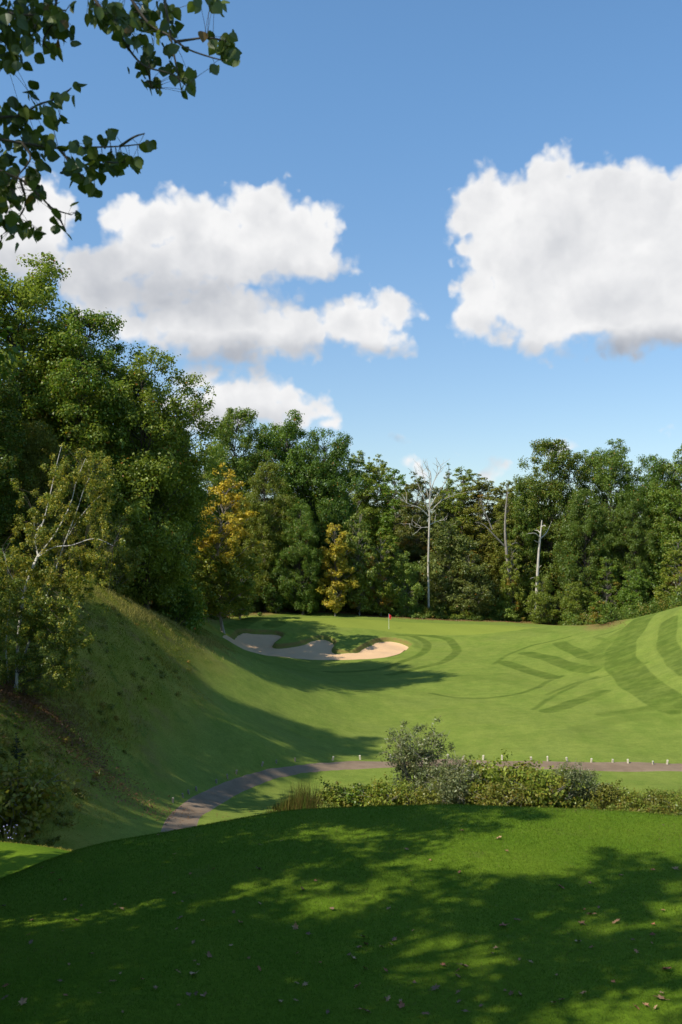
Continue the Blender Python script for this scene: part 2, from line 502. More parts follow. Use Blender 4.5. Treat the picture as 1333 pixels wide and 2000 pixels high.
def leaf_mat(name, autumn=((.30, .20, .025), (.33, .12, .02)), trans=.38, gloss=.018):
    m, g, out = new_mat(name)
    at = g.n('ShaderNodeAttribute', attribute_name='leaf')
    s = g.n('ShaderNodeSeparateColor', {0: at.outputs[0]})
    oi = g.n('ShaderNodeObjectInfo')
    c = oi.outputs['Color']
    dark = g.mix(1.0, c, (.62, .66, .55, 1), 'MULTIPLY')
    lite = g.mix(1.0, c, (1.45, 1.32, 1.25, 1), 'MULTIPLY')
    base = g.mix(s.outputs[0], dark, lite)
    aut = g.mix(s.outputs[2], autumn[0], autumn[1])
    base = g.mix(s.outputs[1], base, aut)
    df = g.n('ShaderNodeBsdfDiffuse', {0: base})
    tl = g.n('ShaderNodeBsdfTranslucent', {0: g.mix(1.0, base, (1.25, 1.3, .7, 1), 'MULTIPLY')})
    mx = g.n('ShaderNodeMixShader', {0: trans, 1: df.outputs[0], 2: tl.outputs[0]})
    gl = g.n('ShaderNodeBsdfGlossy', {0: (.9, .95, 1, 1), 1: .42})
    mx2 = g.n('ShaderNodeMixShader', {0: gloss, 1: mx.outputs[0], 2: gl.outputs[0]})
    g.t.links.new(mx2.outputs[0], out.inputs[0])
    return m


def bark_mat(name, a, b, scale=6, band=False):
    m, g, out = new_mat(name)
    co = g.n('ShaderNodeTexCoord').outputs['Object']
    n1 = g.noise(g.vm('MULTIPLY', co, (1, 1, .25)), scale, 6, .65)
    c = g.mix(g.ss(n1, .3, .7), a, b)
    if band:
        n2 = g.noise(g.vm('MULTIPLY', co, (1, 1, 5)), 1.6, 4, .6)
        c = g.mix(g.ss(n2, .58, .66, 0, .85), c, (.03, .027, .024))
    bp = g.n('ShaderNodeBump', {'Strength': .5, 'Distance': .03, 'Height': n1})
    p = g.n('ShaderNodeBsdfPrincipled', {'Base Color': c, 'Roughness': .9, 'Normal': bp.outputs[0]})
    g.t.links.new(p.outputs[0], out.inputs[0])
    return m


M_LEAF = leaf_mat('leaf')
M_MAPLE = leaf_mat('maple_leaf', ((.62, .50, .05), (.54, .36, .05)))
M_BRAMBLE = leaf_mat('bramble_leaf', ((.30, .26, .04), (.24, .11, .03)))
M_WILLOW = leaf_mat('willow_leaf', ((.26, .24, .10), (.28, .22, .08)), trans=.25, gloss=.03)
M_ASPEN = leaf_mat('aspen_leaf', ((.20, .12, .02), (.2, .08, .02)), trans=.3, gloss=.03)
M_BARK = bark_mat('bark', (.045, .036, .028), (.11, .093, .076))
M_GREY = bark_mat('grey_bark', (.14, .12, .10), (.30, .27, .23), 8)
M_DEAD = bark_mat('bleached_wood', (.30, .27, .23), (.56, .52, .46), 5)
M_BIRCH = bark_mat('birch_bark', (.48, .46, .42), (.64, .62, .57), 5, True)


def ground_mat():
    m, g, out = new_mat('turf')
    co = g.n('ShaderNodeTexCoord').outputs['Object']
    za = g.n('ShaderNodeSeparateColor', {0: g.n('ShaderNodeAttribute', attribute_name='za').outputs[0]})
    zb = g.n('ShaderNodeSeparateColor', {0: g.n('ShaderNodeAttribute', attribute_name='zb').outputs[0]})
    rough, tee, forest = za.outputs
    stripe, dry, green = zb.outputs
    nL = g.noise(co, .16, 5, .6)
    nM = g.noise(g.vm('MULTIPLY', co, (1, .6, 1)), .9, 6, .65)
    nF = g.noise(co, 14, 4, .7)
    nX = g.noise(co, 60, 3, .7)
    # fairway
    c = g.mix(g.ss(nM, .3, .7), (.138, .195, .034), (.176, .226, .044))
    c = g.mix(g.ss(nL, .45, .7, 0, .45), c, (.215, .225, .058))
    # cut bands
    nS = g.noise(g.vm('MULTIPLY', co, (.10, 1.1, 1)), .9, 5, .65)
    n3 = g.noise(g.vm('MULTIPLY', co, (.6, 1, 1)), 3.1, 4, .7)
    n4 = g.noise(g.vm('MULTIPLY', co, (.5, 1, 1)), 1.2, 3, .6)
    c = g.mix(.55, c, g.mix(nS, (.62, .66, .6, 1), (1.38, 1.34, 1.3, 1)), 'MULTIPLY')
    c = g.mix(.6, c, g.mix(n3, (.5, .55, .5, 1), (1.5, 1.45, 1.5, 1)), 'MULTIPLY')
    c = g.mix(g.ss(nL, .52, .66, 0, .5), c, g.mix(1.0, c, (.78, .93, .85, 1), 'MULTIPLY'))
    se = g.m('ADD', stripe, g.m('MULTIPLY', g.m('SUBTRACT', n3, .5), .45))
    sb = g.m('MULTIPLY', g.ss(se, .25, .75), g.m('MULTIPLY_ADD', g.ss(n4, .35, .6), .45, .55))
    c = g.mix(sb, c, g.mix(1.0, c, (.56, .62, .54, 1), 'MULTIPLY'))
    c = g.mix(green, c, (.205, .250, .042))
    # dry strip
    c = g.mix(g.m('MULTIPLY', dry, g.ss(nM, .3, .6, .4, 1)), c, (.20, .135, .055))
    # rough
    r = g.mix(g.ss(nM, .35, .65), (.145, .165, .020), (.230, .215, .042))
    r = g.mix(g.ss(g.noise(co, .35, 6, .7), .5, .68), r, (.19, .145, .05))
    r = g.mix(g.ss(g.noise(co, .5, 5, .7), .56, .7), r, (.085, .125, .02))
    c = g.mix(rough, c, r)
    # tee turf
    t = g.mix(g.ss(nM, .3, .7), (.090, .165, .010), (.120, .190, .014))
    t = g.mix(g.ss(g.noise(co, .7, 5, .65), .60, .74, 0, .35), t, (.13, .13, .04))
    c = g.mix(tee, c, t)
    # forest floor
    fl = g.mix(g.ss(nM, .4, .6), (.06, .038, .018), (.10, .055, .022))
    fl = g.mix(g.ss(nF, .55, .65), fl, (.05, .07, .018))
    c = g.mix(forest, c, fl)
    c = g.mix(.75, c, g.mix(nF, (.35, .38, .3, 1), (1.55, 1.5, 1.5, 1)), 'MULTIPLY')
    c = g.mix(.55, c, g.mix(nX, (.45, .45, .45, 1), (1.5, 1.5, 1.5, 1)), 'MULTIPLY')
    hgt = g.m('ADD', g.m('MULTIPLY', nF, .6), g.m('MULTIPLY', nX, .4))
    bp = g.n('ShaderNodeBump', {'Strength': .8, 'Distance': .04, 'Height': hgt})
    p = g.n('ShaderNodeBsdfPrincipled', {'Base Color': c, 'Roughness': .85, 'Specular IOR Level': .05, 'Normal': bp.outputs[0]})
    g.t.links.new(p.outputs[0], out.inputs[0])
    return m


M_TURF = ground_mat()


# ------------------------------------------------------------------ ground mesh
def BK(y):
    return sstep(-1.5, 0, y - _ymid)


def build_ground():
    th = np.radians(np.r_[np.arange(-180, -24, 2.0), np.arange(-24, -20.3, .4), np.arange(-20.3, 20.3, .085), np.arange(20.3, 24, .4), np.arange(24, 180, 2.0)])
    ra = np.r_[np.linspace(.4, 8.5, 50), np.arange(8.6, 20, .09), np.geomspace(20, 80, 330)[1:], np.arange(80.2, 100, .22), np.arange(100.1, 114, .10), np.arange(114.1, 136, .22), np.geomspace(136, 260, 60), np.geomspace(280, 3500, 16)]
    # (range measured along the ground from below the viewpoint)
    R, T = np.meshgrid(ra, th, indexing='ij')
    X, Y = R * np.sin(T), R * np.cos(T)
    Z = gz(X, Y)
    x, y = X.ravel(), Y.ravel()
    V = np.c_[x, y, Z.ravel()]
    nr, nt = X.shape
    i = np.arange(nr - 1)[:, None] * nt; j = np.arange(nt)[None]; k = (j + 1) % nt
    Q = np.stack([i + j, i + k, i + nt + k, i + nt + j], -1).reshape(-1, 4)[:, ::-1]
    V = np.vstack([V, [[0, 0, float(gz(0, 0))]]])
    cap = np.stack([np.full(nt, len(V) - 1), (np.arange(nt) + 1) % nt, np.arange(nt)], -1)
    x, y = V[:, 0], V[:, 1]
    wob = .5 * np.sin(x * .8 + 1.3 * np.sin(y * .5)) + .3 * np.sin(y * 1.3 + x * .4)
    rough = sstep(3.2, -3.0, sdpoly(ROUGH, x, y) + wob * 1.5)
    forest = sstep(1.2, -1.2, sdpoly(FOREST, x, y) + wob * 1.3)
    dry = sstep(3.2, .5, sdpoly(FOREST, x, y) + wob) * (1 - forest) * sstep(88, 100, y) * .9
    sdb = sdpoly(BUNKER, x, y)
    dry = np.maximum(dry, .95 * np.exp(-((sdb - .12) / .12) ** 2) * BK(y))
    t1, t2 = tee_h(x, y)
    b = base_h(x, y)
    tee = sstep(-.6, .6, np.maximum(t1, t2) - b)
    green = sstep(.2, -.2, sdpoly(GREEN, x, y))
    st = np.zeros(len(x))
    m = (y > 56) & (y < 140) & (np.abs(x) < 60)
    for line, w, a in STRIPES:
        d = dline(line, x[m] + .06 * np.sin(y[m] * .9), y[m])
        st[m] = np.maximum(st[m], a * sstep(w + .3, w - .3, d))
    d = dline(STRIPES[0][0], x[m], y[m])
    st[m] = np.maximum(st[m], .38 * sstep(-.2, .5, np.cos(2 * np.pi * d / 3.4)) * sstep(11, 5, d) * sstep(1.5, 2.5, d))
    d = dline(STRIPES[2][0], x[m], y[m])
    st[m] = np.maximum(st[m], .30 * sstep(-.1, .5, np.cos(2 * np.pi * d / 2.6)) * sstep(7, 4, d) * sstep(1.2, 2, d) * sstep(24, 21, x[m]))
    st *= (1 - rough) * (1 - green * .5)
    me = mesh_np('ground', V, [Q, cap], smooth=True)
    attr(me, 'za', np.c_[rough, tee, forest])
    attr(me, 'zb', np.c_[st, dry, green])
    me.materials.append(M_TURF)
    o = link('ground', me)
    tag(o, kind='structure')


build_ground()


def build_path():
    m, g, out = new_mat('asphalt')
    co = g.n('ShaderNodeTexCoord').outputs['Object']
    n1 = g.noise(co, .8, 6, .7)
    n2 = g.noise(co, 45, 3, .7)
    at = g.n('ShaderNodeSeparateColor', {0: g.n('ShaderNodeAttribute', attribute_name='edge').outputs[0]})
    c = g.mix(g.ss(n1, .3, .7), (.165, .112, .068), (.225, .158, .10))
    c = g.mix(g.m('MULTIPLY', at.outputs[0], g.ss(n1, .35, .6)), c, (.23, .165, .11))
    c = g.mix(.6, c, g.mix(n2, (.5, .5, .5, 1), (1.5, 1.5, 1.5, 1)), 'MULTIPLY')
    bp = g.n('ShaderNodeBump', {'Strength': .4, 'Distance': .02, 'Height': n2})
    p = g.n('ShaderNodeBsdfPrincipled', {'Base Color': c, 'Roughness': .88, 'Normal': bp.outputs[0]})
    g.t.links.new(p.outputs[0], out.inputs[0])
    n = len(PATH_U)
    cols = np.linspace(-1, 1, 9)
    f = ((cols + 1) / 2)[None, :, None]
    XY = PATH_U[:, None] * (1 - f) + PATH_L[:, None] * f
    wave = .03 * np.sin(np.arange(n) * 1.3)[:, None] * cols[None]
    XY[..., 1] += wave
    Z = gz(XY[..., 0], XY[..., 1]) + .035 - .06 * (np.abs(cols)[None] > .99)
    V = np.concatenate([XY, Z[..., None]], -1).reshape(-1, 3)
    i = np.arange(n - 1)[:, None] * 9; j = np.arange(8)[None]
    Q = np.stack([i + j, i + j + 1, i + 10 + j, i + 9 + j], -1).reshape(-1, 4)
    me = mesh_np('cart_path', V, Q, smooth=True)
    e = np.tile(np.abs(cols) ** 4, n)
    attr(me, 'edge', np.c_[e, e, e])
    me.materials.append(m)
    tag(link('cart_path', me), kind='structure')


build_path()


def build_bunker():
    m, g, out = new_mat('sand')
    co = g.n('ShaderNodeTexCoord').outputs['Object']
    n1 = g.noise(co, .6, 5, .6)
    n2 = g.noise(co, 9, 5, .7)
    c = g.mix(n1, (.53, .34, .185), (.60, .405, .235))
    c = g.mix(.4, c, g.mix(n2, (.7, .68, .66, 1), (1.3, 1.3, 1.3, 1)), 'MULTIPLY')
    bp = g.n('ShaderNodeBump', {'Strength': .6, 'Distance': .08, 'Height': n2})
    p = g.n('ShaderNodeBsdfPrincipled', {'Base Color': c, 'Roughness': .95, 'Normal': bp.outputs[0]})
    g.t.links.new(p.outputs[0], out.inputs[0])
    B = np.array(BUNKER)
    x0, y0 = B.min(0) - .3; x1, y1 = B.max(0) + .3
    s = .11
    X, Y = np.meshgrid(np.arange(x0, x1, s), np.arange(y0, y1, s))
    sd = sdpoly(BUNKER, X, Y) + .06
    # pull the outermost ring of points onto the rim
    gy, gx = np.gradient(sd, s)
    near = (sd > 0) & (sd < s * 1.6)
    X = np.where(near, X - gx * sd, X); Y = np.where(near, Y - gy * sd, Y)
    keep = sd < s * 1.6
    Z = gz(X, Y) + .045 + .03 * np.sin(X * 1.9 + np.sin(Y * 2.3)) * np.sin(Y * 1.4)
    nx = X.shape[1]
    idx = np.arange(X.size).reshape(X.shape)
    full = keep[:-1, :-1] & keep[1:, :-1] & keep[:-1, 1:] & keep[1:, 1:]
    Q = np.stack([idx[:-1, :-1][full], idx[:-1, 1:][full], idx[1:, 1:][full], idx[1:, :-1][full]], -1)
    used = np.unique(Q); remap = -np.ones(X.size, int); remap[used] = np.arange(len(used))
    V = np.c_[X.ravel(), Y.ravel(), Z.ravel()][used]
    me = mesh_np('sand_bunker', V, remap[Q], smooth=True)
    me.materials.append(m)
    tag(link('sand_bunker', me), kind='structure')


build_bunker()


# ------------------------------------------------------------------ trees
def wiggle(p0, p1, n, amp, sag=0.0):
    t = np.linspace(0, 1, n)[:, None]
    p = np.array(p0)[None] * (1 - t) + np.array(p1)[None] * t
    w = rnd(n) * amp
    w = np.cumsum(w, 0) * .5
    w -= w[0] * (1 - t) + w[-1] * t
    p = p + w
    p[:, 2] -= sag * (4 * t * (1 - t))[:, 0]
    return p


def tree_meshes(name, H, R, base=.25, prof='oak', nclump=90, leaves=26000, leaf=.26, trunk_r=.3, flat=.85, up=.35, mat=M_LEAF, bark=M_BARK, autumn=None, lean=(0, 0), cr=(.2, .34), aspect=.62, bare=0):
    """a trunk mesh and a crown mesh, both with their origin at the base of the trunk"""
    top = np.array([lean[0], lean[1], H * .93])
    tr = wiggle((0, 0, -.3), top, 14, H * .012)
    tt = np.linspace(0, 1, 14)
    paths = [(tr, trunk_r * (1 - .88 * tt) * (1 + .5 * np.exp(-tt * 25)))]
    t = rng.random(nclump * 3)
    if prof == 'oak':
        pr = lambda t: np.clip(1 - t ** 3.0, 0, 1) ** .5 * np.minimum(1, .55 + 1.3 * t)
    elif prof == 'aspen':
        pr = lambda t: np.clip(1 - t ** 2.8, 0, 1) ** .55 * np.minimum(1, .55 + 1.6 * t)
    elif prof == 'cone':
        pr = lambda t: (1 - t) ** .8 + .04
    else:
        pr = lambda t: np.sqrt(np.clip(1 - (t * 1.0) ** 2.2, 0, 1)) * (.75 + .25 * np.minimum(t * 4, 1))
    acc = rng.random(len(t)) < np.clip(pr(t) + .1, 0, 1)
    t = t[acc][:nclump]
    n = len(t)
    a = rng.uniform(0, 2 * math.pi, n)
    lob = 1 + .18 * np.sin(3 * a + rng.uniform(0, 6)) + .14 * np.sin(2 * a + 5 * t)
    rr = pr(t) * R * .9 * lob * np.sqrt(rng.uniform(.2, 1, n)) * rng.uniform(.82, 1.08, n)
    z = H * (base + (1 - base) * t)
    ax = np.interp(z, tr[:, 2], tr[:, 0]); ay = np.interp(z, tr[:, 2], tr[:, 1])
    C = np.c_[ax + rr * np.cos(a), ay + rr * np.sin(a), z]
    crad = R * rng.uniform(cr[0], cr[1], n) * (1.15 if prof != 'cone' else 1.0) * (.75 + .5 * pr(t))
    crad *= 1 - (.45 if prof in ('aspen', 'cone') else .15) * t
    C[:, 2] = np.minimum(C[:, 2], H - crad * flat * .55)
    # a limb from the trunk to each clump
    for k in range(n):
        zb = max(H * base * .8, z[k] - rr[k] * rng.uniform(.5, 1.0) - .3)
        zb = min(zb, H * .88)
        p0 = (np.interp(zb, tr[:, 2], tr[:, 0]), np.interp(zb, tr[:, 2], tr[:, 1]), zb)
        lr = trunk_r * .26 * (1 - .6 * zb / H)
        paths.append((wiggle(p0, C[k], 6, .18, -rr[k] * .06), np.linspace(lr, .02, 6)))
    for k in range(bare):                        # dead lower limbs
        zb = H * rng.uniform(base * .5, base + .3)
        aa = rng.uniform(0, 6.3); L = R * rng.uniform(.4, .9)
        p0 = (np.interp(zb, tr[:, 2], tr[:, 0]), np.interp(zb, tr[:, 2], tr[:, 1]), zb)
        paths.append((wiggle(p0, np.array(p0) + [L * math.cos(aa), L * math.sin(aa), L * rng.uniform(-.1, .5)], 6, .2), np.linspace(trunk_r * .2, .015, 6)))
    V, Q = tubes(paths, 6)
    tm = mesh_np(name + '_trunk', V, Q, True)
    tm.materials.append(bark)
    wgt = crad ** 2
    cnt = np.maximum((leaves * wgt / wgt.sum()).astype(int), 8)
    au = None if autumn is None else autumn(C, t)
    # break each clump into a few smaller sprays
    sub = 5
    d = unit(rnd(n * sub)); d[:, 2] = d[:, 2] * .8 + .12
    C2 = np.repeat(C, sub, 0) + d * np.repeat(crad, sub)[:, None] * .62 * np.array([1, 1, flat])
    R2 = np.repeat(crad, sub) * rng.uniform(.38, .68, n * sub)
    V, Q, A = clump_leaves(C2, R2, np.repeat(cnt // sub + 1, sub), leaf, flat, up, aspect, autumn=None if au is None else np.repeat(au, sub))
    cm = mesh_np(name + '_crown', V, Q)
    attr(cm, 'leaf', A)
    cm.materials.append(mat)
    return tm, cm


def mottled(p):
    return lambda C, t: np.where(rng.random(len(C)) < p, .6, .0)


PROTO = {
    'oak_a': tree_meshes('oak_a', 24, 6.5, .14, 'oak', 185, 82000, .235, .34, bare=6, cr=(.16, .29)),
    'oak_b': tree_meshes('oak_b', 24, 6.0, .10, 'oak', 190, 80000, .235, .32, autumn=mottled(.04), bare=5, cr=(.16, .30)),
    'oak_c': tree_meshes('oak_c', 22, 7.0, .08, 'oak', 185, 84000, .235, .36, lean=(1.2, 0), bare=6, cr=(.15, .28)),
    'aspen_a': tree_meshes('aspen_a', 24, 3.6, .16, 'aspen', 190, 40000, .22, .2, bark=M_GREY, cr=(.2, .34)),
    'aspen_b': tree_meshes('aspen_b', 23, 3.2, .22, 'aspen', 180, 36000, .22, .18, bark=M_GREY, cr=(.2, .34), autumn=mottled(.05), bare=5),
    'airy_oak': tree_meshes('airy_oak', 24, 6.5, .2, 'oak', 85, 15000, .30, .3, cr=(.13, .21)),
    'spruce_a': tree_meshes('spruce_a', 22, 2.6, .12, 'cone', 170, 26000, .2, .2, .6, .3, aspect=.35, cr=(.2, .34)),
    'small_a': tree_meshes('small_a', 9, 2.9, .06, 'oak', 120, 22000, .19, .1, .8, .4, cr=(.18, .32), bark=M_GREY),
    'small_b': tree_meshes('small_b', 10, 2.4, .06, 'aspen', 120, 20000, .18, .09, .8, .4, cr=(.18, .32), autumn=mottled(.06), bark=M_GREY),
}


def _maple_autumn(C, t):
    return sstep(.30, .62, t + .10 * rng.normal(size=len(t))) * .92


PROTO['maple_a'] = tree_meshes('maple_a', 15.7, 3.2, .12, 'aspen', 180, 34000, .21, .14, .8, .4, mat=M_MAPLE, bark=M_GREY, cr=(.18, .3), autumn=_maple_autumn)
PROTO['maple_b'] = tree_meshes('maple_b', 10.5, 1.9, .08, 'aspen', 120, 18000, .19, .09, .8, .4, mat=M_MAPLE, bark=M_GREY, cr=(.2, .34), autumn=lambda C, t: .45 + .35 * rng.random(len(t)))
PROTO['bush_a'] = tree_meshes('bush_a', 2.6, 1.9, .0, 'dome', 34, 5200, .17, .04, .7, .6, cr=(.24, .42))
PROTO['bush_b'] = tree_meshes('bush_b', 3.6, 1.7, .0, 'dome', 36, 5600, .18, .05, .7, .6, cr=(.24, .42), autumn=mottled(.12))

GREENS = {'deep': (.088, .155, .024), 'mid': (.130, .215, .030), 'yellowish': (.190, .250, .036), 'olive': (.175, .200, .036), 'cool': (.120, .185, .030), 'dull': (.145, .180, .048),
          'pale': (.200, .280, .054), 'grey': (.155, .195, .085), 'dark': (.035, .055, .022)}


def tree(kind, x, y, h, color, label, name='tree', group=None, cat='tree', wide=1.0, rz=None, sink=.1, z=None):
    tm, cm = PROTO[kind]
    H0 = HEIGHTS[kind]
    s = h / H0
    if z is None:
        z = float(gz(x, y)) - sink
    t = thing(name, (x, y, z), rng.uniform(0, 6.28) if rz is None else rz, label, cat, group, (s * wide, s * wide, s))
    link('trunk' if cat == 'tree' else 'stem', tm, t)
    j = rng.uniform(.9, 1.1)
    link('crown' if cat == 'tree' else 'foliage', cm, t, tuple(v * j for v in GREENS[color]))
    return t


HEIGHTS = {'airy_oak': 24, 'oak_a': 24, 'oak_b': 24, 'oak_c': 22, 'aspen_a': 24, 'aspen_b': 23, 'spruce_a': 22, 'small_a': 9, 'small_b': 10, 'maple_a': 15.7, 'maple_b': 10.5, 'bush_a': 2.6, 'bush_b': 3.6}


def tree_px(kind, px, top, d, color, label, name='tree', group=None, wide=1.0, **kw):
    if kind.startswith('bramble') and px > 600:
        top += 7
    """a tree on the bearing px at distance d whose top reaches bearing height top"""
    x = (px - CX) * d / F
    z = float(gz(x, d)) - .1
    return tree(kind, x, d, (HY - top) * d / F - z, color, label, name, group, wide=wide, **kw)


# forest edge on the left, beside the grassy ridge
LEFT = [
    ('oak_a', 40, 500, 78, 'yellowish', 'tallest broad oak on the left, its crown reaching highest into the clouds', 1.15),
    ('oak_b', 165, 610, 76, 'mid', 'broad green oak right of the tallest left oak, its crown a step lower', 1.0),
    ('oak_c', 285, 690, 78, 'yellowish', 'wide oak at right end of the left forest with branches jutting towards the clouds', .95),
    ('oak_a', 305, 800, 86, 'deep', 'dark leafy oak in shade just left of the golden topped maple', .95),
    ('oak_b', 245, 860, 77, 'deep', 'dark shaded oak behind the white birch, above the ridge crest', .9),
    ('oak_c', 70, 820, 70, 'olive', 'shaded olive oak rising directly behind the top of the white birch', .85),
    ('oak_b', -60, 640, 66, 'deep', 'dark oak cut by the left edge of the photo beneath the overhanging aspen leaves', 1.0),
    ('small_a', 228, 1000, 70, 'olive', 'small dull olive tree between the white birch and the dark shaded oak', .9),
    ('small_b', 330, 1085, 84, 'mid', 'small bright green sapling at the shaded foot of the left forest', 1.0),
    ('oak_b', 130, 760, 82, 'mid', 'oak with mid green crown filling the middle of the left forest', 1.0),
]
for k, px, top, d, c, lab, w in LEFT:
    tree_px(k, px, top, d, c, lab, 'oak_tree' if k.startswith('oak') else 'young_tree', 'trees of the left forest edge', w)

# forest behind the green
BACK = [
    ('maple_a', 438, 905, 102, 'yellowish', 'maple with golden yellow top and green lower leaves left of the green', 1.12, 'maple_tree'),
    ('oak_b', 462, 800, 132, 'mid', 'tall oak with narrow topmost tuft behind the golden topped maple', .8, 'oak_tree'),
    ('oak_a', 560, 806, 136, 'mid', 'big rounded oak forming the highest crown of the middle forest', .95, 'oak_tree'),
    ('oak_c', 640, 838, 134, 'deep', 'dark rounded oak on right shoulder of the big middle crown', .8, 'oak_tree'),
    ('oak_b', 520, 905, 127, 'yellowish', 'lower yellow green oak in front of the highest middle crown', .75, 'oak_tree'),
    ('oak_c', 592, 985, 126, 'mid', 'leafy green tree standing behind the left end of the sand bunker', .7, 'oak_tree'),
    ('maple_b', 655, 1012, 126, 'yellowish', 'slim orange yellow maple behind the middle of the sand bunker', 1.0, 'maple_tree'),
    ('small_b', 702, 990, 129, 'pale', 'slender pale green tree just right of the orange maple', .8, 'young_tree'),
    ('small_b', 745, 1040, 130, 'yellowish', 'yellow green young tree behind the red flag', 1.05, 'young_tree'),
    ('small_a', 790, 1075, 131, 'pale', 'bushy light green young tree between red flag and bleached dead birch', .9, 'young_tree'),
    ('aspen_a', 700, 880, 152, 'yellowish', 'pointed aspen just right of the dark rounded oak', 1.3, 'aspen_tree'),
    ('aspen_b', 735, 886, 156, 'yellowish', 'pointed aspen, second to the right of the dark rounded oak', 1.25, 'aspen_tree'),
    ('spruce_a', 722, 893, 153, 'yellowish', 'narrow conifer with thin tip among the pointed aspens', 1.0, 'conifer_tree'),
    ('aspen_a', 770, 915, 150, 'mid', 'aspen under the little white cloud left of the bleached dead birch', 1.4, 'aspen_tree'),
    ('aspen_b', 815, 920, 146, 'dull', 'reddish olive aspen behind the bleached dead birch', 1.35, 'aspen_tree'),
    ('spruce_a', 876, 905, 150, 'cool', 'dark conifer tip just right of the bleached dead birch', 1.0, 'conifer_tree'),
    ('aspen_a', 905, 912, 147, 'yellowish', 'yellow green aspen with rounded top midway between the two bleached trunks', 1.5, 'aspen_tree'),
    ('aspen_b', 945, 922, 145, 'olive', 'olive aspen above the leaning bare trunk', 1.45, 'aspen_tree'),
    ('aspen_a', 990, 938, 142, 'olive', 'thin crowned aspen at left foot of the tall right hand oaks', 1.2, 'aspen_tree'),
    ('small_a', 880, 1010, 136, 'dull', 'dull green bushy tree right of the bleached dead birch', 1.0, 'young_tree'),
    ('small_a', 915, 1075, 134, 'dull', 'low dense grey green tree on the grass edge midway between the bleached trunks', 1.15, 'young_tree'),
    ('small_b', 1000, 1060, 136, 'yellowish', 'thin yellowish young tree left of the bleached snag', .8, 'young_tree'),
    ('oak_b', 1080, 860, 142, 'cool', 'tall oak with highest crown above the bleached snag', .95, 'oak_tree'),
    ('oak_a', 1190, 860, 142, 'cool', 'tall dark green oak, the next crown right of the one above the snag', .9, 'oak_tree'),
    ('oak_c', 1275, 888, 138, 'deep', 'dark oak whose crown dips lower near the right edge', .8, 'oak_tree'),
    ('oak_b', 1345, 868, 134, 'mid', 'oak cut by the right edge above the striped mound', .9, 'oak_tree'),
    ('oak_c', 1135, 955, 136, 'cool', 'lower oak with layered foliage right of the bleached snag', .75, 'oak_tree'),
    ('oak_a', 1235, 965, 135, 'cool', 'lower dense oak in front of the tall oaks near the striped mound', .75, 'oak_tree'),
    ('oak_b', 1020, 945, 141, 'mid', 'mid green oak behind the bleached snag, lower left of the tallest right crown', .7, 'oak_tree'),
    ('small_a', 1128, 1135, 131, 'yellowish', 'low yellow green tree with spreading layers at right forest foot', 1.2, 'young_tree'),
    ('small_b', 1185, 1085, 133, 'mid', 'green young tree right of the low yellow green spreading tree', 1.1, 'young_tree'),
    ('small_a', 1245, 1110, 130, 'mid', 'small leafy tree just above the shoulder of the striped mound', 1.1, 'young_tree'),
    ('small_b', 1325, 1050, 124, 'yellowish', 'yellow green young tree at the right edge above the mound crest', 1.2, 'young_tree'),
    ('small_a', 1060, 1120, 133, 'yellowish', 'yellowish shrubby tree at the foot of the bleached snag', .9, 'young_tree'),
    ('small_b', 470, 1075, 118, 'mid', 'shaded young tree right beside the trunk of the golden topped maple', 1.0, 'young_tree'),
    ('small_a', 540, 1095, 126, 'deep', 'dark low tree at the shaded left back of the green', 1.1, 'young_tree'),
    ('small_a', 600, 1120, 128, 'mid', 'low leafy tree between the dark low tree and the orange maple', 1.1, 'young_tree'),
    ('small_b', 395, 1010, 112, 'mid', 'green young tree between the dark left oak and the golden topped maple', 1.2, 'young_tree'),
    ('aspen_b', 420, 850, 140, 'olive', 'reddish tinged tree top peeping out left of the narrow oak tuft', 1.0, 'aspen_tree'),
]
for k, px, top, d, c, lab, w, nm in BACK:
    tree_px(k, px, top, d, c, lab, nm, 'trees of the forest behind the green', w)

# deeper rows, seen only as green between the front trees
for row, (d, n, top0) in enumerate([(150, 15, 985), (166, 15, 960), (184, 15, 965)]):
    for i in range(n):
        px = -40 + (i + rng.uniform(.2, .8)) * 1460 / n
        lim = np.interp(px, [300, 440, 620, 700, 1000, 1080, 1340], [860, 850, 870, 920, 960, 900, 900])
        tree_px(rng.choice(['oak_a', 'oak_b', 'aspen_a', 'aspen_b', 'oak_c']), px, max(top0, lim + 15) + rng.uniform(-10, 25), d + rng.uniform(-6, 6), rng.choice(['mid', 'deep', 'olive', 'cool']),
                'green tree deep in the forest, half hidden behind the front row', 'forest_tree', 'trees deep in the forest', rng.uniform(.8, 1.0))
for (x, y, h) in [(-34, 62, 22), (-30, 74, 20), (-38, 80, 22), (-26, 86, 19), (-34, 98, 20), (-24, 104, 19), (-44, 70, 22), (-20, 92, 16), (-29, 118, 20), (-22, 125, 20)]:
    tree(rng.choice(['oak_a', 'oak_b', 'oak_c']), x, y, h, rng.choice(['mid', 'deep']), 'green tree deep in the left wood, half hidden behind its front row', 'forest_tree', 'trees deep in the left wood', wide=.9)

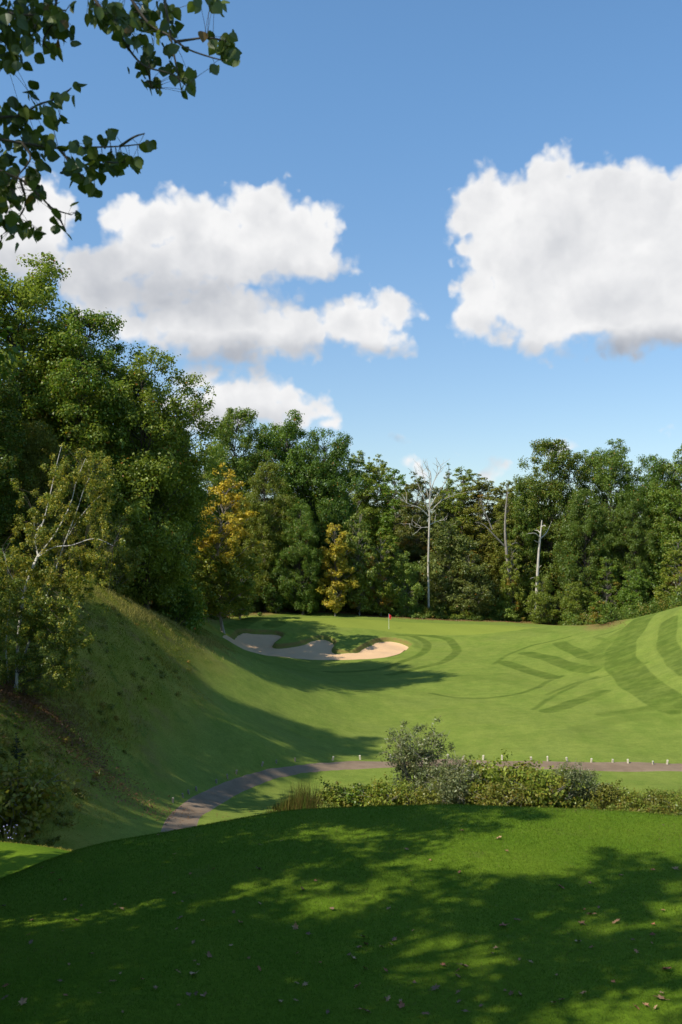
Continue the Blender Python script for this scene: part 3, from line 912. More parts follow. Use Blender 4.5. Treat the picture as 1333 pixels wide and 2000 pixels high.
# trees of the same wood standing beside and behind the viewpoint; they shade the tee and the slope
for (k, x, y, h) in [('airy_oak', -14, 19.5, 9), ('oak_a', -25.0, 51.5, 20), ('airy_oak', -26.3, 47.4, 18), ('oak_b', -27.5, 43.5, 18), ('airy_oak', -22.5, 31, 14), ('airy_oak', -31, 30, 18), ('airy_oak', -28, 36, 16), ('oak_c', -34, 39, 19), ('oak_c', -26, 27, 14), ('airy_oak', -22, 20, 11), ('oak_a', -36, 28, 18),
                     ('airy_oak', -17, 8, 15), ('oak_a', -12, 4, 16), ('airy_oak', -8, -1, 15), ('oak_b', -24, 6, 18), ('oak_a', -15, -6, 17), ('airy_oak', -9.5, 9, 14), ('airy_oak', -3, -9, 15), ('airy_oak', -16, 14, 11),
                     ('oak_b', -7.9, 12.4, 14), ('airy_oak', -7.2, 6.2, 15), ('oak_b', -11.5, 12.5, 13), ('airy_oak', -5.5, 1.8, 13)]:
    tree(k, x, y, h, rng.choice(['mid', 'deep', 'yellowish']), 'broad leaved tree of the wood beside the tee, outside the photo on its left', 'shade_tree', 'shade trees beside the tee', wide=.85)

# ------------------------------------------------------------------ white birch clump on the slope
def px3(px, py, d):
    return np.array(P(px, py, d))


def stem_paths(lines, d, r0, r1, jit=.5, n=5):
    out = []
    for k, (l, a, b) in enumerate(lines):
        pts = dens_line([px3(x, y, d + dd) for x, y, dd in l], n)
        out.append((pts, np.linspace(a, b, len(pts))))
    return out


def build_birch():
    d = 46
    base = np.array(hit(30, 1352, 30)); d = base[1]
    stems = [([(33, 1362, 0), (36, 1250, .2), (48, 1160, .1), (66, 1105, 0), (75, 1086, 0)], .13, .10),
             ([(75, 1086, 0), (70, 1050, .2), (85, 1020, .3), (100, 960, .4), (112, 905, .5), (122, 866, .6)], .07, .012),
             ([(85, 1020, .3), (70, 1035, .2), (66, 1010, 0), (62, 990, -.2)], .03, .01),
             ([(75, 1086, 0), (110, 1040, -.3), (138, 985, -.5), (150, 940, -.6), (168, 895, -.8)], .065, .015),
             ([(75, 1088, 0), (105, 1069, -.5), (140, 1065, -.9), (185, 1052, -1.2), (222, 1066, -1.4)], .055, .012),
             ([(24, 1362, .3), (45, 1290, .5), (66, 1230, .6), (92, 1165, .4), (112, 1105, .2), (126, 1062, 0), (150, 1000, -.2), (165, 955, -.3), (185, 915, -.4)], .10, .015),
             ([(19, 1362, .5), (13, 1280, .8), (14, 1230, 1), (20, 1160, 1.2), (10, 1080, 1.4)], .07, .015),
             ([(126, 1062, 0), (150, 1020, .3), (178, 985, .5), (200, 965, .6)], .03, .01),
             ([(48, 1160, .1), (20, 1120, -.3), (5, 1070, -.5)], .03, .01)]
    t = thing('birch_tree', tuple(base), 0, 'leaning white stemmed birch clump with small yellowing leaves on the left slope', 'tree')
    V, Q = tubes([(p, r * .62) for p, r in stem_paths(stems, d, 0, 0)], 7)
    # fine twigs
    cl = [(165, 905, 42, 26, 9), (200, 930, 24, 34, 8), (150, 950, 40, 30, 8), (195, 985, 30, 32, 9), (120, 930, 30, 30, 6), (100, 985, 40, 35, 8), (150, 1020, 40, 30, 9), (200, 1050, 34, 34, 9),
          (185, 1100, 32, 34, 9), (140, 1090, 34, 30, 8), (95, 1060, 35, 35, 7), (60, 1020, 28, 40, 6), (40, 1085, 35, 40, 8), (90, 1130, 40, 34, 8), (150, 1140, 34, 28, 7), (30, 1160, 35, 35, 8),
          (80, 1190, 45, 34, 9), (130, 1190, 35, 34, 7), (40, 1230, 45, 34, 9), (100, 1250, 45, 34, 9), (150, 1250, 24, 34, 5), (20, 1290, 34, 34, 7), (80, 1300, 45, 30, 8), (130, 1310, 24, 26, 4), (10, 1110, 24, 40, 5), (60, 1335, 40, 20, 5), (0, 1200, 20, 40, 4)]
    C, R, cn, au = [], [], [], []
    tw = []
    SP = np.vstack([p for p, r in stem_paths(stems, d, 0, 0)])
    for (px, py, rx, ry, n) in cl:
        for _ in range(int(n * (3 if py < 1100 else 5.5))):
            q = px3(px + rng.normal() * rx * .62, py + rng.normal() * ry * .62, d + rng.normal() * 1.0)
            C.append(q); R.append(rng.uniform(.16, .34)); cn.append(rng.integers(60, 130))
            au.append(.10 + .25 * rng.random() if py < 1150 else .08 * rng.random())
            e = SP[np.argmin(((SP - q - [0, 0, -.5]) ** 2).sum(1))]
            tw.append((wiggle(e, q, 5, .06, -.12), np.linspace(.008, .003, 5)))
    V2, Q2 = tubes(tw, 3)
    me = mesh_np('birch_trunk', V - base, Q, True)
    me.materials.append(M_BIRCH)
    link('trunk', me, t)
    V, Q, A = clump_leaves(C, R, cn, .085, 1.1, .15, .75, .5, autumn=au, shell=.3)
    me = mesh_np('birch_crown', np.vstack([V, V2]) - base, [Q, Q2 + len(V)])
    attr(me, 'leaf', np.vstack([A, np.zeros((len(V2), 3))]))
    me.materials.append(M_MAPLE)
    me.materials.append(M_BARK)
    me.polygons.foreach_set('material_index', np.r_[np.zeros(len(Q), np.int32), np.ones(len(Q2), np.int32)])
    link('crown', me, t, (.120, .180, .032))


build_birch()


def bare_tree(name, label, base_px, d, lines, mat, twigs=0, grow=0.0):
    base = np.array([(base_px[0] - CX) * d / F, d, 0.0]); base[2] = float(gz(base[0], d)) - .1
    P0 = stem_paths(lines, d, 0, 0)
    limbs = []
    for pts, r in P0[1:]:
        tip = [(pts, r)]
        limbs.append(tip)
        for _ in range(twigs):
            k = rng.integers(len(pts) // 3, len(pts))
            dirv = unit(unit(pts[-1] - pts[0]) + rnd(1)[0] * .55)
            L = rng.uniform(.5, 2.0)
            tip.append((wiggle(pts[k], pts[k] + dirv * L, 5, .12), np.linspace(max(r[k] * .6, .03), .014, 5)))
    V, Q = tubes(P0[:1], 9)
    t = thing(name, tuple(base), 0, label, 'tree')
    me = mesh_np(name + '_trunk', V - base, Q, True); me.materials.append(mat); link('trunk', me, t)
    for tip in limbs:
        V2, Q2 = tubes(tip, 5)
        me = mesh_np(name + '_branch', V2 - base, Q2, True); me.materials.append(mat); link('branch', me, t)


bare_tree('dead_birch', 'tall bleached dead birch with fan of bare white branches behind the green', (838, 1200), 133, [
    ([(838, 1202, 0), (837, 1100, 0), (839, 1020, 0), (839, 985, 0), (842, 930, .2), (836, 915, .3)],   .15, .05),
    ([(839, 1000, 0), (825, 965, -.5), (815, 940, -.8), (812, 920, -1)], .075, .03), ([(839, 1010, 0), (820, 992, -.6), (800, 985, -1), (775, 970, -1.5)], .10, .02),
    ([(840, 990, 0), (855, 965, .5), (868, 945, .8), (878, 925, 1)], .10, .02), ([(840, 1000, 0), (860, 980, .6), (875, 972, 1), (892, 965, 1.4)], .08, .02),
    ([(840, 975, 0), (848, 940, .3), (862, 915, .6)], .08, .02), ([(838, 975, 0), (830, 940, -.2), (822, 910, -.5)], .08, .02), ([(840, 1025, 0), (855, 1018, .6), (872, 1015, 1)], .06, .015),
    ([(838, 1030, 0), (815, 1030, -.6), (800, 1022, -1)], .05, .015), ([(840, 960, 0), (852, 930, -.5), (856, 908, -.8)], .06, .02), ([(839, 950, 0), (838, 925, -.5), (828, 900, -.8)], .06, .02)], M_DEAD, 6)
bare_tree('dead_snag', 'broken bleached snag with stubby bare limbs in front of the dark right hand oaks', (1047, 1198), 133, [
    ([(1047, 1200, 0), (1049, 1150, 0), (1052, 1090, 0), (1056, 1045, 0), (1059, 1016, 0)],   .25, .07),
    ([(1055, 1050, 0), (1046, 1042, -.5), (1032, 1042, -1)], .09, .04), ([(1056, 1052, 0), (1068, 1040, .5), (1078, 1018, .8)], .09, .03), ([(1057, 1042, 0), (1050, 1036, .3), (1045, 1036, .5)], .07, .04),
    ([(1057, 1030, 0), (1063, 1026, -.3), (1066, 1028, -.5)], .07, .05), ([(1055, 1060, 0), (1048, 1058, -.3), (1044, 1055, -.5)], .06, .04), ([(1050, 1130, 0), (1042, 1128, -.5), (1036, 1130, -.8)], .05, .02),
    ([(1052, 1110, 0), (1058, 1104, -.3)], .05, .03)], M_DEAD, 0)
bare_tree('leaning_tree', 'grey half bare tree with leaning broken limbs between dead birch and snag', (993, 1196), 136, [
    ([(993, 1198, 0), (994, 1130, 0), (990, 1080, 0), (987, 1040, 0), (988, 1000, 0), (992, 960, 0)], .27, .08),
    ([(987, 1068, 0), (965, 1045, -.5), (945, 1025, -.8), (928, 1020, -1.2)], .15, .05), ([(962, 1034, -.5), (948, 1000, -.8), (938, 975, -1)], .12, .03), ([(950, 1005, -.8), (935, 985, -1.2), (926, 975, -1.5)], .06, .02),
    ([(991, 1070, 0), (1002, 1062, .5), (1010, 1060, .8)], .08, .03)], M_GREY, 2)
bare_tree('thin_dead_sapling', 'thin pale dead sapling leaning against the dark left forest', (332, 1150), 82, [
    ([(330, 1190, 0), (338, 1130, 0), (352, 1095, 0), (362, 1062, 0), (372, 1030, 0)], .06, .015), ([(352, 1095, 0), (360, 1080, .3), (372, 1078, .6)], .02, .01)], M_GREY, 1)


# ------------------------------------------------------------------ shrubs of the strip below the tee
def shrub_meshes(name, H, R, stems, leaves, leaf, aspect, mat, autumn, flat=.9, spread=.7, bark=M_GREY, up=.3, cr=(.16, .3)):
    paths, C, R_, au = [], [], [], []
    for k in range(stems):
        a = rng.uniform(0, 6.28); L = rng.uniform(.7, 1.0)
        rr = R * spread * math.sqrt(rng.uniform(0.02, 1))
        tip = np.array([rr * math.cos(a), rr * math.sin(a), H * L * math.sqrt(max(.12, 1 - (rr / R) ** 2 * .8))])
        p = wiggle((tip[0] * .15, tip[1] * .15, -.1), tip, 8, .08, -.1)
        paths.append((p, np.linspace(.028, .006, 8)))
        for j in range(3, 8):
            for _ in range(2):
                C.append(p[j] + rnd(1)[0] * R * .13); R_.append(R * rng.uniform(*cr)); au.append(autumn * rng.random() * 2 if rng.random() < .5 else 0)
        for _ in range(2):
            q = p[rng.integers(4, 8)]
            e = q + unit(rnd(1)[0] + [tip[0] * .6, tip[1] * .6, .7]) * R * .35
            paths.append((wiggle(q, e, 4, .04), np.linspace(.012, .004, 4)))
    V, Q = tubes(paths, 4)
    tm = mesh_np(name + '_stem', V, Q, True); tm.materials.append(bark)
    V, Q, A = clump_leaves(C, R_, np.full(len(C), leaves // len(C) + 1), leaf, flat, up, aspect, autumn=au, shell=.25)
    V[:, 2] = np.maximum(V[:, 2], 0.0)
    cm = mesh_np(name + '_foliage', V, Q); attr(cm, 'leaf', A); cm.materials.append(mat)
    return tm, cm


PROTO['willow_tall'] = shrub_meshes('willow_tall', 3.6, 1.9, 20, 7500, .13, .32, M_WILLOW, .15, cr=(.10, .2))
PROTO['willow_round'] = shrub_meshes('willow_round', 2.2, 1.5, 26, 9000, .12, .26, M_WILLOW, .1)
PROTO['bramble_a'] = shrub_meshes('bramble_a', 1.7, 1.5, 26, 5200, .14, .75, M_BRAMBLE, .15)
PROTO['bramble_b'] = shrub_meshes('bramble_b', 1.5, 1.7, 26, 5200, .13, .7, M_BRAMBLE, .28)
PROTO['bramble_c'] = shrub_meshes('bramble_c', 1.9, 1.3, 22, 4500, .14, .8, M_BRAMBLE, .08)
HEIGHTS.update(willow_tall=3.6, willow_round=2.2, bramble_a=1.7, bramble_b=1.5, bramble_c=1.9)
BR = 'bushes of the rough strip below the tee'
for k, px, top, d, c, lab, nm, w in [
    ('willow_tall', 815, 1408, 53, 'grey', 'tallest grey green willow shrub with airy crown in front of the cart path', 'willow_shrub', 1.02),
    ('willow_round', 880, 1484, 50.5, 'grey', 'rounded grey green willow bush just right of the tallest willow', 'willow_shrub', 1.0),
    ('willow_round', 1128, 1492, 51, 'grey', 'rounded grey green willow bush, the rightmost of the willows', 'willow_shrub', 1.05),
    ('bramble_c', 700, 1522, 50, 'mid', 'green bramble bush left of the tallest willow, beside the brown reeds', 'bramble_bush', 1.1),
    ('bramble_a', 655, 1530, 50, 'yellowish', 'low yellow green bramble bush next to the brown reeds', 'bramble_bush', 1.0),
    ('bramble_b', 758, 1530, 49.5, 'yellowish', 'low bramble bush at the foot of the tallest willow', 'bramble_bush', 1.0),
    ('bramble_a', 830, 1540, 49, 'olive', 'dark stemmed bramble bush between the two left willows', 'bramble_bush', .9),
    ('bramble_b', 950, 1497, 51, 'yellowish', 'yellowing bramble bush right of the middle willow', 'bramble_bush', 1.0),
    ('bramble_c', 915, 1488, 52, 'olive', 'bramble bush with thin upright shoots behind the middle willow', 'bramble_bush', .8),
    ('bramble_a', 1005, 1494, 51.5, 'yellowish', 'bramble bush with reddish leaves halfway between the two rounded willows', 'bramble_bush', 1.1),
    ('bramble_b', 1060, 1508, 50.5, 'yellowish', 'tangled bramble bush touching the left side of the rightmost willow', 'bramble_bush', 1.1),
    ('bramble_b', 985, 1535, 49, 'olive', 'low bramble mound in front of the reddish bramble', 'bramble_bush', 1.0),
    ('bramble_a', 1185, 1528, 50.5, 'olive', 'reddish bramble bush touching the right side of the rightmost willow', 'bramble_bush', 1.0),
    ('bramble_b', 1235, 1545, 50, 'yellowish', 'low mixed bramble bush, second to the right of the rightmost willow', 'bramble_bush', 1.1),
    ('bramble_a', 1285, 1550, 49.5, 'olive', 'low bramble bush, third to the right of the rightmost willow', 'bramble_bush', 1.1),
    ('bramble_b', 1335, 1553, 49, 'yellowish', 'low bramble bush cut by the right edge of the photo above the tee', 'bramble_bush', 1.1),
]:
    tree_px(k, px, top, d, c, lab, nm, BR, w, cat='bush')

# shrubs on the left slope
tree_px('spruce_a', 32, 1432, 36, 'dark', 'small dark juniper standing on the shaded left slope', 'juniper_bush', None, 1.6, cat='bush')
tree_px('bramble_b', 5, 1515, 34, 'olive', 'rust tinged bush at the left edge below the dark juniper', 'rusty_bush', None, 1.0, cat='bush')
tree_px('bramble_a', 82, 1508, 37, 'olive', 'brownish shrub right of the dark juniper on the slope', 'brown_shrub', None, .7, cat='bush')
tree_px('bush_a', 345, 1148, 80, 'mid', 'round green bush at the shaded left forest foot above the ridge', 'forest_bush', None, 1.0, cat='bush')

# bushes along the forest foot
_ed = hits([(395, 1203), (470, 1197), (560, 1193), (650, 1195), (720, 1201), (800, 1207), (900, 1211), (1000, 1214), (1100, 1219), (1200, 1222)], 90)
EDGE = dens_line(_ed[:, :2], 12)
for i in range(34):
    p = EDGE[int((i + .5) / 34 * (len(EDGE) - 1))]
    k = rng.choice(['bush_a', 'bush_b'])
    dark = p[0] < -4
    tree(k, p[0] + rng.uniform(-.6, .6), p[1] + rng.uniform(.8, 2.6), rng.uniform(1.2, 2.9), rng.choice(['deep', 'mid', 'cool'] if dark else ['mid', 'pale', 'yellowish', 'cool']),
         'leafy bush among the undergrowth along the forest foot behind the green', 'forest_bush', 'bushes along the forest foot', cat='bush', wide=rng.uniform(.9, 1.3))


def stuff_mesh(name, V, Q, A, mat, color):
    me = mesh_np(name, V, Q)
    attr(me, 'leaf', A)
    me.materials.append(mat)
    return tag(link(name, me, None, color), kind='stuff')


def build_undergrowth():
    C, R, n, au = [], [], [], []
    for i in range(520):                      # along the back of the green
        p = EDGE[rng.integers(0, len(EDGE))]
        r = rng.uniform(.2, .65)
        x, y = p[0] + rng.normal() * .8, p[1] + .1 + abs(rng.normal()) * 1.6
        C.append((x, y, float(gz(x, y)) + r * .5)); R.append(r); n.append(int(40 + 120 * r)); au.append(.0 if rng.random() < .9 else .6)
    for i in range(900):                      # deeper in
        x = rng.uniform(-28, 60); y = np.interp(x, EDGE[:, 0], EDGE[:, 1]) + rng.uniform(2, 30)
        r = rng.uniform(.5, 1.5)
        C.append((x, y, float(gz(x, y)) + r * rng.uniform(.2, 1.4))); R.append(r); n.append(int(60 + 60 * r)); au.append(.0 if rng.random() < .9 else .6)
    for i in range(420):                      # behind the left ridge
        t = rng.random()
        x = -16 - 3 * t + rng.normal() * 1.5 - 8 * rng.random(); y = 58 + 44 * t + rng.normal() * 2
        if sdpoly(FOREST, x, y) > -.3:
            continue
        r = rng.uniform(.4, 1.3)
        C.append((x, y, float(gz(x, y)) + r * rng.uniform(.3, 1.6))); R.append(r); n.append(int(70 + 80 * r)); au.append(.1 if rng.random() < .8 else .6)
    V, Q, A = clump_leaves(C, R, n, .2, .8, .6, .6, autumn=au)
    stuff_mesh('undergrowth', V, Q, A, M_BRAMBLE, (.105, .175, .028))
    # weeds between the bushes below the tee
    C, R, n, au = [], [], [], []
    for i in range(700):
        px = rng.uniform(610, 1420); d = rng.uniform(46, 52.5)
        x = (px - CX) * d / F
        r = rng.uniform(.12, .42)
        C.append((x, d, float(gz(x, d)) + r * rng.uniform(.5, 1.6))); R.append(r); n.append(int(30 + 130 * r)); au.append(rng.choice([.0, .05, .1, .5]))
    V, Q, A = clump_leaves(C, R, n, .12, .9, .4, .55, autumn=au, shell=.3)
    stuff_mesh('weeds', V, Q, A, M_BRAMBLE, (.150, .205, .034))

    # low weeds on the rough slope
    C, R, n, au = [], [], [], []
    for i in range(420):
        px, py = (rng.uniform(-20, 260), rng.uniform(1440, 1670)) if i < 260 else (rng.uniform(0, 480), rng.uniform(1200, 1480))
        d = np.interp(py, [1200, 1350, 1480, 1600, 1670], [60, 48, 38.5, 35, 33]) + rng.uniform(-2, 4) + px * .01
        x = (px - CX) * d / F
        if sdpoly(ROUGH, x, d) > -.2 or (i < 260 and rng.random() < px / 330):
            continue
        r = rng.uniform(.10, .36)
        C.append((x, d, float(gz(x, d)) + r * .35)); R.append(r); n.append(int(25 + 130 * r)); au.append(rng.choice([.0, .05, .3, .9], p=[.45, .25, .15, .15]))
    V, Q, A = clump_leaves(C, R, n, .11, .8, .5, .5, autumn=au, shell=.3)
    stuff_mesh('slope_weeds', V, Q, A, M_BRAMBLE, (.135, .165, .03))


build_undergrowth()


# ------------------------------------------------------------------ grass blades
def blades(x, y, h, w, lean=.5, sink=.01):
    n = len(x)
    z = gz(x, y) - sink
    a = rng.uniform(0, 6.28, n)
    dx, dy = np.cos(a) * w / 2, np.sin(a) * w / 2
    l = rnd(n, 2) * (h * lean)[:, None]
    V = np.stack([np.c_[x - dx, y - dy, z], np.c_[x + dx, y + dy, z], np.c_[x + l[:, 0], y + l[:, 1], z + h]], 1).reshape(-1, 3)
    return V, np.arange(n * 3).reshape(-1, 3)


def build_grass():
    m, g, out = new_mat('grass_blade')
    at = g.n('ShaderNodeAttribute', attribute_name='leaf')
    df = g.n('ShaderNodeBsdfDiffuse', {0: at.outputs[0]})
    tl = g.n('ShaderNodeBsdfTranslucent', {0: at.outputs[0]})
    mx = g.n('ShaderNodeMixShader', {0: .35, 1: df.outputs[0], 2: tl.outputs[0]})
    g.t.links.new(mx.outputs[0], out.inputs[0])

    def make(name, x, y, h, w, c, lean=.5):
        V, Q = blades(x, y, h, w, lean)
        me = mesh_np(name, V, Q)
        attr(me, 'leaf', np.repeat(c, 3, 0))
        me.materials.append(m)
        tag(link(name, me), kind='stuff')

    # close-mown turf of the tee
    n = 560000
    d = 8.7 + (18.6 - 8.7) * rng.random(n) ** .9
    x = d * rng.uniform(-.46, .56, n)
    k = sdpoly(TEE, x, d) < 3.0
    x, d = x[k], d[k]
    patch = .5 + .5 * np.sin(x * 1.1 + 1.7 * np.sin(d * .9)) * np.sin(d * 1.3 + .8 * np.sin(x * 1.9))
    r = rng.random(len(x))
    c = np.array([.098, .168, .016])[None] * (.65 + .7 * r[:, None]) + np.outer((1.1 * patch - .3) * (.4 + .6 * rng.random(len(x))), [.050, .038, .010])
    dryb = rng.random(len(x)) < .03 + .05 * (patch > .85)
    c[dryb] = [.20, .17, .07]
    make('mown_grass', x, d, rng.uniform(.012, .042, len(x)), np.full(len(x), .0065) * (d / 12), c, .6)
    # rough grass of the slope and ridge
    n = 520000
    y = 26 + 70 * rng.random(n) ** 1.15
    x = rng.uniform(-32, 4, n)
    k = (sdpoly(ROUGH, x, y) < 1.6 - 3.4 * rng.random(n) ** 1.5) & (x > -.37 * y - 1) & (sdpoly(FOREST, x, y) > -2)
    x, y = x[k], y[k]
    f1 = np.sin(x * .55 + 1.4 * np.sin(y * .21)) * np.sin(y * .33 + 1.1 * np.sin(x * .4)) + .35 * np.sin(x * 1.7 + y * .9) * np.sin(y * 1.3)
    f2 = np.sin(x * .31 + 2 + 1.2 * np.sin(y * .4)) * np.sin(y * .27 + 1 + x * .2)
    r = rng.random(len(x))
    green = np.array([.135, .165, .016]); dryc = np.array([.31, .26, .055]); brown = np.array([.15, .095, .030])
    wd = sstep(-.35, .6, f1 + .5 * rng.normal(size=len(x)))[:, None] * .8
    wb = (sstep(.45, .9, f2 + .3 * rng.normal(size=len(x))) * .45)[:, None]
    c = green * (1 - wd) + dryc * wd
    c = (c * (1 - wb) + brown * wb) * (.65 + .7 * r[:, None])
    h = rng.uniform(.04, .11, len(x)) * (1 + 1.6 * sstep(.25, .9, f1 + .35 * np.sin(x * 3.1 + y) * np.sin(y * 2.3))) * np.clip(.35 - sdpoly(ROUGH, x, y) * .5, .3, 1)
    make('rough_grass', x, y, h, .018 + .0003 * y, c, .7)
    # tall dry wisps along the ridge crest and reeds by the brush strip
    n = 9000
    t = rng.random(n)
    rp = hits([(180, 1166), (250, 1184), (330, 1219), (400, 1250), (430, 1262)], 40)
    rl = dens_line(rp[:, :2], 20)
    q = rl[(t * (len(rl) - 1)).astype(int)]
    x, y = q[:, 0] + rng.normal(size=n) * .9, q[:, 1] + rng.normal(size=n) * 2.0
    clump = np.sin(x * 2.3 + y * .9) * np.sin(y * 1.1) > -.2
    x, y = x[clump], y[clump]
    c = np.array([.30, .27, .08])[None] * rng.uniform(.5, 1.4, (len(x), 1))
    make('tall_dry_grass', x, y, rng.uniform(.12, .38, len(x)), np.full(len(x), .026), c, .5)
    px = 590 + rng.normal(size=2600) * 24; d = 49 + rng.normal(size=2600) * .8
    x = (px - CX) * d / F
    hh = np.where(rng.random(2600) < .15, rng.uniform(1.2, 2.0, 2600), rng.uniform(.3, 1.1, 2600)) * np.clip(1.15 - np.abs(px - 595) / 70, .3, 1)
    c = np.array([.15, .12, .035])[None] * rng.uniform(.5, 1.3, (2600, 1)); c[::3] = [.08, .12, .02]
    make('brown_reeds', x, d, hh, np.full(2600, .03), c, .16)
    px = rng.uniform(600, 1400, 9000); d = rng.uniform(46.5, 53, 9000)
    x = (px - CX) * d / F
    c = np.array([.19, .17, .055])[None] * rng.uniform(.5, 1.3, (9000, 1)); c[::2] *= [.6, .85, .6]
    make('strip_grass', x, d, rng.uniform(.2, .75, 9000), np.full(9000, .028), c, .3)


build_grass()


# ------------------------------------------------------------------ fallen leaves
def build_litter():
    m, g, out = new_mat('dead_leaf')
    c = g.n('ShaderNodeObjectInfo').outputs['Color']
    co = g.n('ShaderNodeTexCoord').outputs['Object']
    nn = g.noise(co, 30, 3, .6)
    base = g.mix(.6, c, g.mix(nn, (.55, .5, .5, 1), (1.4, 1.4, 1.4, 1)), 'MULTIPLY')
    p = g.n('ShaderNodeBsdfPrincipled', {'Base Color': base, 'Roughness': .7, 'Specular IOR Level': .3})
    g.t.links.new(p.outputs[0], out.inputs[0])
    protos = []
    for k in range(4):
        # lobed oak/maple outline, fan of triangles with curl
        nl = [7, 9, 5, 7][k]
        a = np.linspace(-math.pi, math.pi, nl * 4, endpoint=False)
        r = (.74 + .26 * np.cos(a * nl)) * (1 - .25 * np.abs(a) / math.pi) + .05 * rng.normal(size=len(a))
        x = r * np.cos(a) * [1, 1.2, .95, 1.1][k]; y = r * np.sin(a) * [.75, .6, .95, .7][k]
        curl = rng.uniform(.25, .6)
        z = curl * (y ** 2) + rng.uniform(-.2, .35) * x + .12 * np.sin(a * 3) + .1
        V = np.vstack([[[0, 0, .02]], np.c_[x, y, z - z.min() + .05]])
        ii = np.arange(len(a)); T = np.stack([np.zeros(len(a), int), ii + 1, (ii + 1) % len(a) + 1], -1)
        st, sq = tubes([(np.array([[-.3, 0, .1], [-.8, .05, .12], [-1.25, .0, .22]]), np.array([.03, .025, .02]))], 4)
        me = mesh_np('fallen_leaf', np.vstack([V, st]) * .055, [T, sq + len(V)])
        me.materials.append(m)
        protos.append(me)
    spots = [(1130, 1842), (717, 1980), (400, 1948), (1137, 1806), (990, 1665), (505, 1700), (650, 1780), (603, 1828), (985, 1812), (758, 1956), (785, 1968), (1262, 1968), (1243, 1972), (1290, 1955),
             (690, 1876), (866, 1888), (905, 1890), (118, 1920), (380, 1908), (352, 1796), (578, 1814), (1203, 1805), (975, 1640), (760, 1778), (1015, 1945), (1097, 1958), (1140, 1945), (640, 1980),
             (850, 1934), (1155, 1790), (470, 1806), (1095, 1735), (452, 1850), (180, 1866), (45, 1962), (305, 1935), (1302, 1897), (1243, 1862), (962, 1866), (506, 1895), (150, 1802), (700, 1930), (408, 1872), (715, 1848), (1320, 1700), (590, 1740), (1275, 1702)]
    while len(spots) < 150:
        spots.append((rng.uniform(0, 1333), 1590 + 400 * rng.random() ** .8))
    G = 'dead leaves scattered over the tee'
    for i, (px, py) in enumerate(spots):
        q = hit(px, py, 8.6)
        if q[1] > 19:
            continue
        o = link('fallen_leaf', protos[i % 4], None, tuple(np.array([(.36, .21, .11), (.27, .15, .075), (.42, .27, .15), (.23, .14, .09), (.34, .14, .075)][rng.integers(5)]) * rng.uniform(.8, 1.15)))
        o.location = (q[0], q[1], q[2] + .018)
        s = rng.uniform(.6, 1.2) * (1.1 if i < 47 else .72)
        o.scale = (s, s, s)
        o.rotation_euler = (rng.normal() * .25, rng.normal() * .25, rng.uniform(0, 6.28))
        tag(o, 'curled dry brown leaf lying on the mown tee grass', 'fallen leaf', G)
    # litter under the birch: too many to count
    n = 9000
    px = np.abs(rng.normal(size=n)) * 130; d = 45 + rng.normal(size=n) * 1.3
    x = (px - CX) * d / F
    pos = np.c_[x, d, gz(x, d) + rng.uniform(.02, .13, n)]
    V, Q = leaf_cards(pos, unit(np.array([[0, -.2, 1.]]) + rnd(n) * .35), np.full(n, .085), .7)
    A = np.repeat(np.c_[rng.random(n), np.ones(n) * .9, rng.random(n)], 4, 0)
    stuff_mesh('leaf_litter', V, Q, A, leaf_mat('litter', ((.20, .10, .035), (.13, .06, .025)), .1, .03), (.15, .09, .04))
    n = 9000                                   # litter at the forest foot
    i = rng.integers(0, len(EDGE), n)
    x = EDGE[i, 0] + rng.normal(size=n) * .6; y = EDGE[i, 1] + rng.normal(size=n) * 1.5 + .6
    pos = np.c_[x, y, gz(x, y) + .03]
    V, Q = leaf_cards(pos, unit(np.array([[0, -.2, 1.]]) + rnd(n) * .35), np.full(n, .12), .7)
    A = np.repeat(np.c_[rng.random(n), np.ones(n) * .9, rng.random(n)], 4, 0)
    stuff_mesh('forest_litter', V, Q, A, bpy.data.materials['litter'], (.15, .09, .04))


build_litter()


# ------------------------------------------------------------------ posts and flag
def build_posts():
    import bmesh
    m, g, out = new_mat('weathered_white_wood')
    co = g.n('ShaderNodeTexCoord').outputs['Object']
    nn = g.noise(g.vm('MULTIPLY', co, (1, 1, .2)), 30, 5, .65)
    c = g.mix(g.ss(nn, .35, .7), (.66, .62, .50), (.42, .37, .27))
    c = g.mix(1.0, c, g.n('ShaderNodeObjectInfo').outputs['Color'], 'MULTIPLY')
    p = g.n('ShaderNodeBsdfPrincipled', {'Base Color': c, 'Roughness': .85})
    g.t.links.new(p.outputs[0], out.inputs[0])
    bm = bmesh.new()
    bmesh.ops.create_cube(bm, size=1)
    bmesh.ops.scale(bm, vec=(.135, .10, .42), verts=bm.verts)
    bmesh.ops.translate(bm, vec=(0, 0, .10), verts=bm.verts)
    for v in bm.verts:
        if v.co.z > .2:                      # sloped top
            v.co.z += .035 if v.co.y > 0 else -.02
    bmesh.ops.bevel(bm, geom=list(bm.edges), offset=.012, segments=2, affect='EDGES')
    me = bpy.data.meshes.new('path_post'); bm.to_mesh(me); bm.free()
    me.materials.append(m)
    lit = [(1303, 1494), (1276, 1494), (1227, 1492), (1197, 1491), (1155, 1490), (1108, 1488), (1070, 1487), (1038, 1486), (981, 1484), (944, 1484), (904, 1483), (876, 1482), (846, 1481), (763, 1482), (704, 1484), (650, 1485)]
    shade = [(577, 1488), (540, 1491), (512, 1497), (462, 1512), (445, 1521), (423, 1530), (384, 1545), (369, 1551), (358, 1558), (338, 1568)]
    word = 'first second third fourth fifth sixth seventh eighth ninth tenth eleventh twelfth thirteenth fourteenth fifteenth sixteenth'.split()
    for i, (px, py) in enumerate(lit):
        place(me, px, py, 'short white post of the sunny cart path row, %s from the right edge' % word[i])
    for i, (px, py) in enumerate(shade):
        place(me, px, py, 'short grey post on the shaded cart path bend, %s after the sunny row' % word[i], .8)


